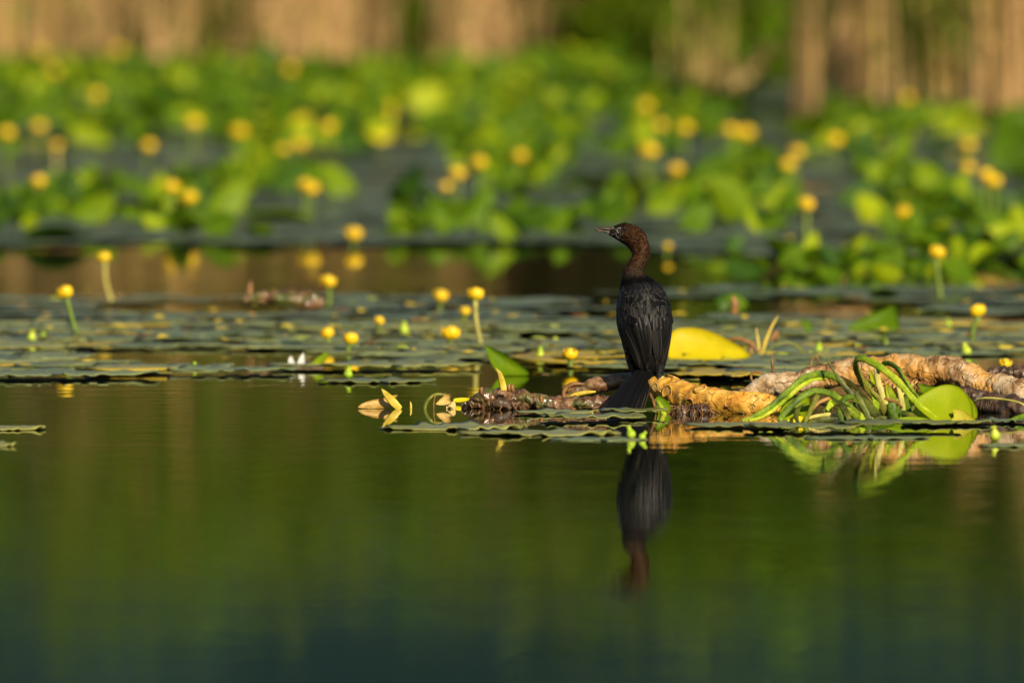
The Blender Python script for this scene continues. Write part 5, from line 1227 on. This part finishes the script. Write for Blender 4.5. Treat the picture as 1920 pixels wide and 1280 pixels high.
# mantle between the wings
for ri in range(7):
    t0 = 13.4 + ri * 0.62
    for k in range(5):
        c = 1.42 + (-0.42 + 0.21 * (k + 0.5 * (ri % 2))) * (1 - ri * 0.06)
        feather_path([(t0, c), (t0 + .5, c), (t0 + 1.1, c)], 6.2, 1.6, 3.0, np.array((0.0032, 0.0032, 0.004)) * fr2.uniform(.6, 1.5), body)

# tail: twelve stiff feathers fanned down to the water
tail_base = W(1214, 690, BY - 0.025)
tb_v, tb_f, _ = sweep(spline([(*W(1218, 680, BY - .01), 14 * K), (*W(1212, 698, BY - .03), 17 * K), (*W(1204, 716, BY - .05), 13 * K), (*W(1196, 732, BY - .07), 5 * K)], 14)[:, :3], [10 * K, 14 * K, 16 * K, 17 * K, 17 * K, 17 * K, 16 * K, 15 * K, 14 * K, 12 * K, 10 * K, 8 * K, 6 * K, 3 * K], 16, 0.5)
tail = link('tail', tb_v, tb_f, M['bird_skin'], bird, pig=[(0.009, 0.009, 0.009)] * len(tb_v))
NTAIL = 12
for k in range(NTAIL):
    f = k / (NTAIL - 1)
    tip = W(1137 + 62 * f, 770 + 5.5 * math.sin(f * 2.6), BY - 0.155 + 0.012 * math.sin(f * math.pi) * -1)
    q0 = W(1194 + 30 * f, 694 + 4 * f, BY - 0.040 - 0.006 * math.sin(math.pi * f) - 0.0006 * k)
    midp = q0 * .5 + tip * .5 + Vector((0.003 * (f - .5), -0.006, 0.004))
    n = 13; sp = spline([q0, midp, tip], n); V = []; UV = []; F = []; nu = 5
    for i in range(n):
        s = i / (n - 1); tg = Vector(sp[min(i + 1, n - 1)] - sp[max(i - 1, 0)]).normalized(); nn = Vector((0.25 * (f - .5), -1, 0.55)); sd = tg.cross(nn).normalized(); nn = sd.cross(tg)
        wv = (0.45 + 0.55 * s ** 0.8) * (1.0 if s < .88 else math.sqrt(max(1 - ((s - .88) / .12) ** 2, .12)))
        for j in range(nu):
            u = -1 + 2 * j / (nu - 1)
            V.append(Vector(sp[i]) + sd * (u * wv * 6.3 * K) + nn * ((1 - u * u) * 1.1 - u * 0.7) * K); UV.append(((u + 1) / 2, s * 0.8))
    for i in range(n - 1):
        for j in range(nu - 1):
            a = i * nu + j; F.append((a, a + 1, a + nu + 1, a + nu))
    link('feather', V, F, M['feather'], tail, uvs=UV, pig=[np.array((0.0035, 0.0035, 0.0038)) * fr2.uniform(.6, 1.6)] * len(V))

# bill: two mandibles, hooked tip
YB = BY + 22 * K
def mandible(name, sec_, hook):
    V = []; F = []; ns = 12
    for x, yt, yb_, hw in sec_:
        c = W(x, (yt + yb_) / 2, YB); h = (yb_ - yt) / 2 * K
        for k in range(ns):
            a = 2 * math.pi * k / ns; V.append(c + Vector((0, math.cos(a) * hw * K, math.sin(a) * h)))
    for i in range(len(sec_) - 1):
        for k in range(ns): k2 = (k + 1) % ns; F.append((i * ns + k, i * ns + k2, (i + 1) * ns + k2, (i + 1) * ns + k))
    F.append(tuple(range((len(sec_) - 1) * ns, len(sec_) * ns)))
    return link(name, V, F, M['bill'], bird)
mandible('upper_mandible', [(1156, 424.5, 437, 7.5), (1150, 424, 434.5, 6), (1143, 425.2, 433, 4.2), (1136, 426.2, 432.2, 3.2), (1128, 426.6, 431.6, 2.7), (1122, 426.8, 431.4, 2.4), (1118, 427.4, 432.4, 1.9), (1116.3, 429.6, 433.6, 1.0)], True)
mandible('lower_mandible', [(1158, 437, 448, 7), (1150, 435, 443.8, 5.6), (1142, 433.4, 439.6, 4), (1134, 432.6, 436.6, 3), (1126, 432, 435.2, 2.4), (1121, 431.8, 434.4, 1.8), (1118.5, 432, 433.6, 1.0)], False)
def ball(c, r, ns=12, nr_=8, sy=1.0):
    V = []; F = []
    for j in range(nr_ + 1):
        la = -math.pi / 2 + math.pi * j / nr_
        for k in range(ns):
            a = 2 * math.pi * k / ns; V.append(c + Vector((r * math.cos(la) * math.cos(a), r * sy * math.cos(la) * math.sin(a), r * math.sin(la))))
    for j in range(nr_):
        for k in range(ns): k2 = (k + 1) % ns; F.append((j * ns + k, j * ns + k2, (j + 1) * ns + k2, (j + 1) * ns + k))
    return V, F
for sgn in (-1, 1):
    e = W(1161.4, 432.2, YB + sgn * 10.2 * K)
    v, f = ball(e, 3.3 * K, sy=0.7); eye = link('eye', v, f, M['eye'], bird)
    ringp = [e + Vector((math.cos(a) * 4.6 * K, sgn * 0.8 * K, math.sin(a) * 4.3 * K)) for a in np.linspace(0, 2 * math.pi, 25)]
    v, f, _ = sweep(ringp, [1.3 * K] * 25, 8, caps=False); link('eyelid', v, f, M['eyelid'], eye)
# speckled bare face skin: small pale warts round the eye and gape
fv_, ff_ = [], []
for i in range(46):
    t = fr2.uniform(0.6, 3.4); phi = fr2.uniform(0.9, 2.4)
    v, f = ball(S(t, phi, 0.1), fr2.uniform(.45, .95) * K, 6, 4); o_ = len(fv_); fv_ += v; ff_ += [tuple(q + o_ for q in g) for g in f]
wt = link('face_speckles', fv_, ff_, M['eyelid'], bird); wt['kind'] = 'stuff'
# feet
for fx, fy in ((1206, 36.16), (1236, 36.12)):
    V0, F0, _ = sweep([W(fx + 2, 686, fy + .07), W(fx, 700, fy + .055), W(fx, 712, fy + .03)], [7 * K, 4.5 * K, 3.2 * K], 10)
    leg = link('leg', V0, F0, M['foot'], bird)
    hub = W(fx, 709, fy + 0.03); toes = []
    for k, (ax_, ay_) in enumerate(((-11, .035), (-4, .045), (5, .042), (12, .02))):
        tip = hub + Vector((ax_ * K, ay_, -0.002 - 0.10 * abs(ay_ - .01) * .5)); toes.append(tip)
        v, f, _ = sweep(spline([(*hub, 2.6 * K), (*(hub * .5 + tip * .5 + Vector((0, 0, .004))), 2.2 * K), (*tip, 1.2 * K)], 8)[:, :3], np.linspace(2.6, 1.0, 8) * K, 7)
        link('toe', v, f, M['foot'], leg)
    link('web', [hub] + toes + [p + Vector((0, 0, -.001)) for p in [hub] + toes], [(0, 1, 2), (0, 2, 3), (0, 3, 4), (5, 7, 6), (5, 8, 7), (5, 9, 8), (1, 2, 7, 6), (2, 3, 8, 7), (3, 4, 9, 8)], M['foot'], leg)

for o in bpy.data.objects:
    if '_o' in o.keys(): del o['_o']
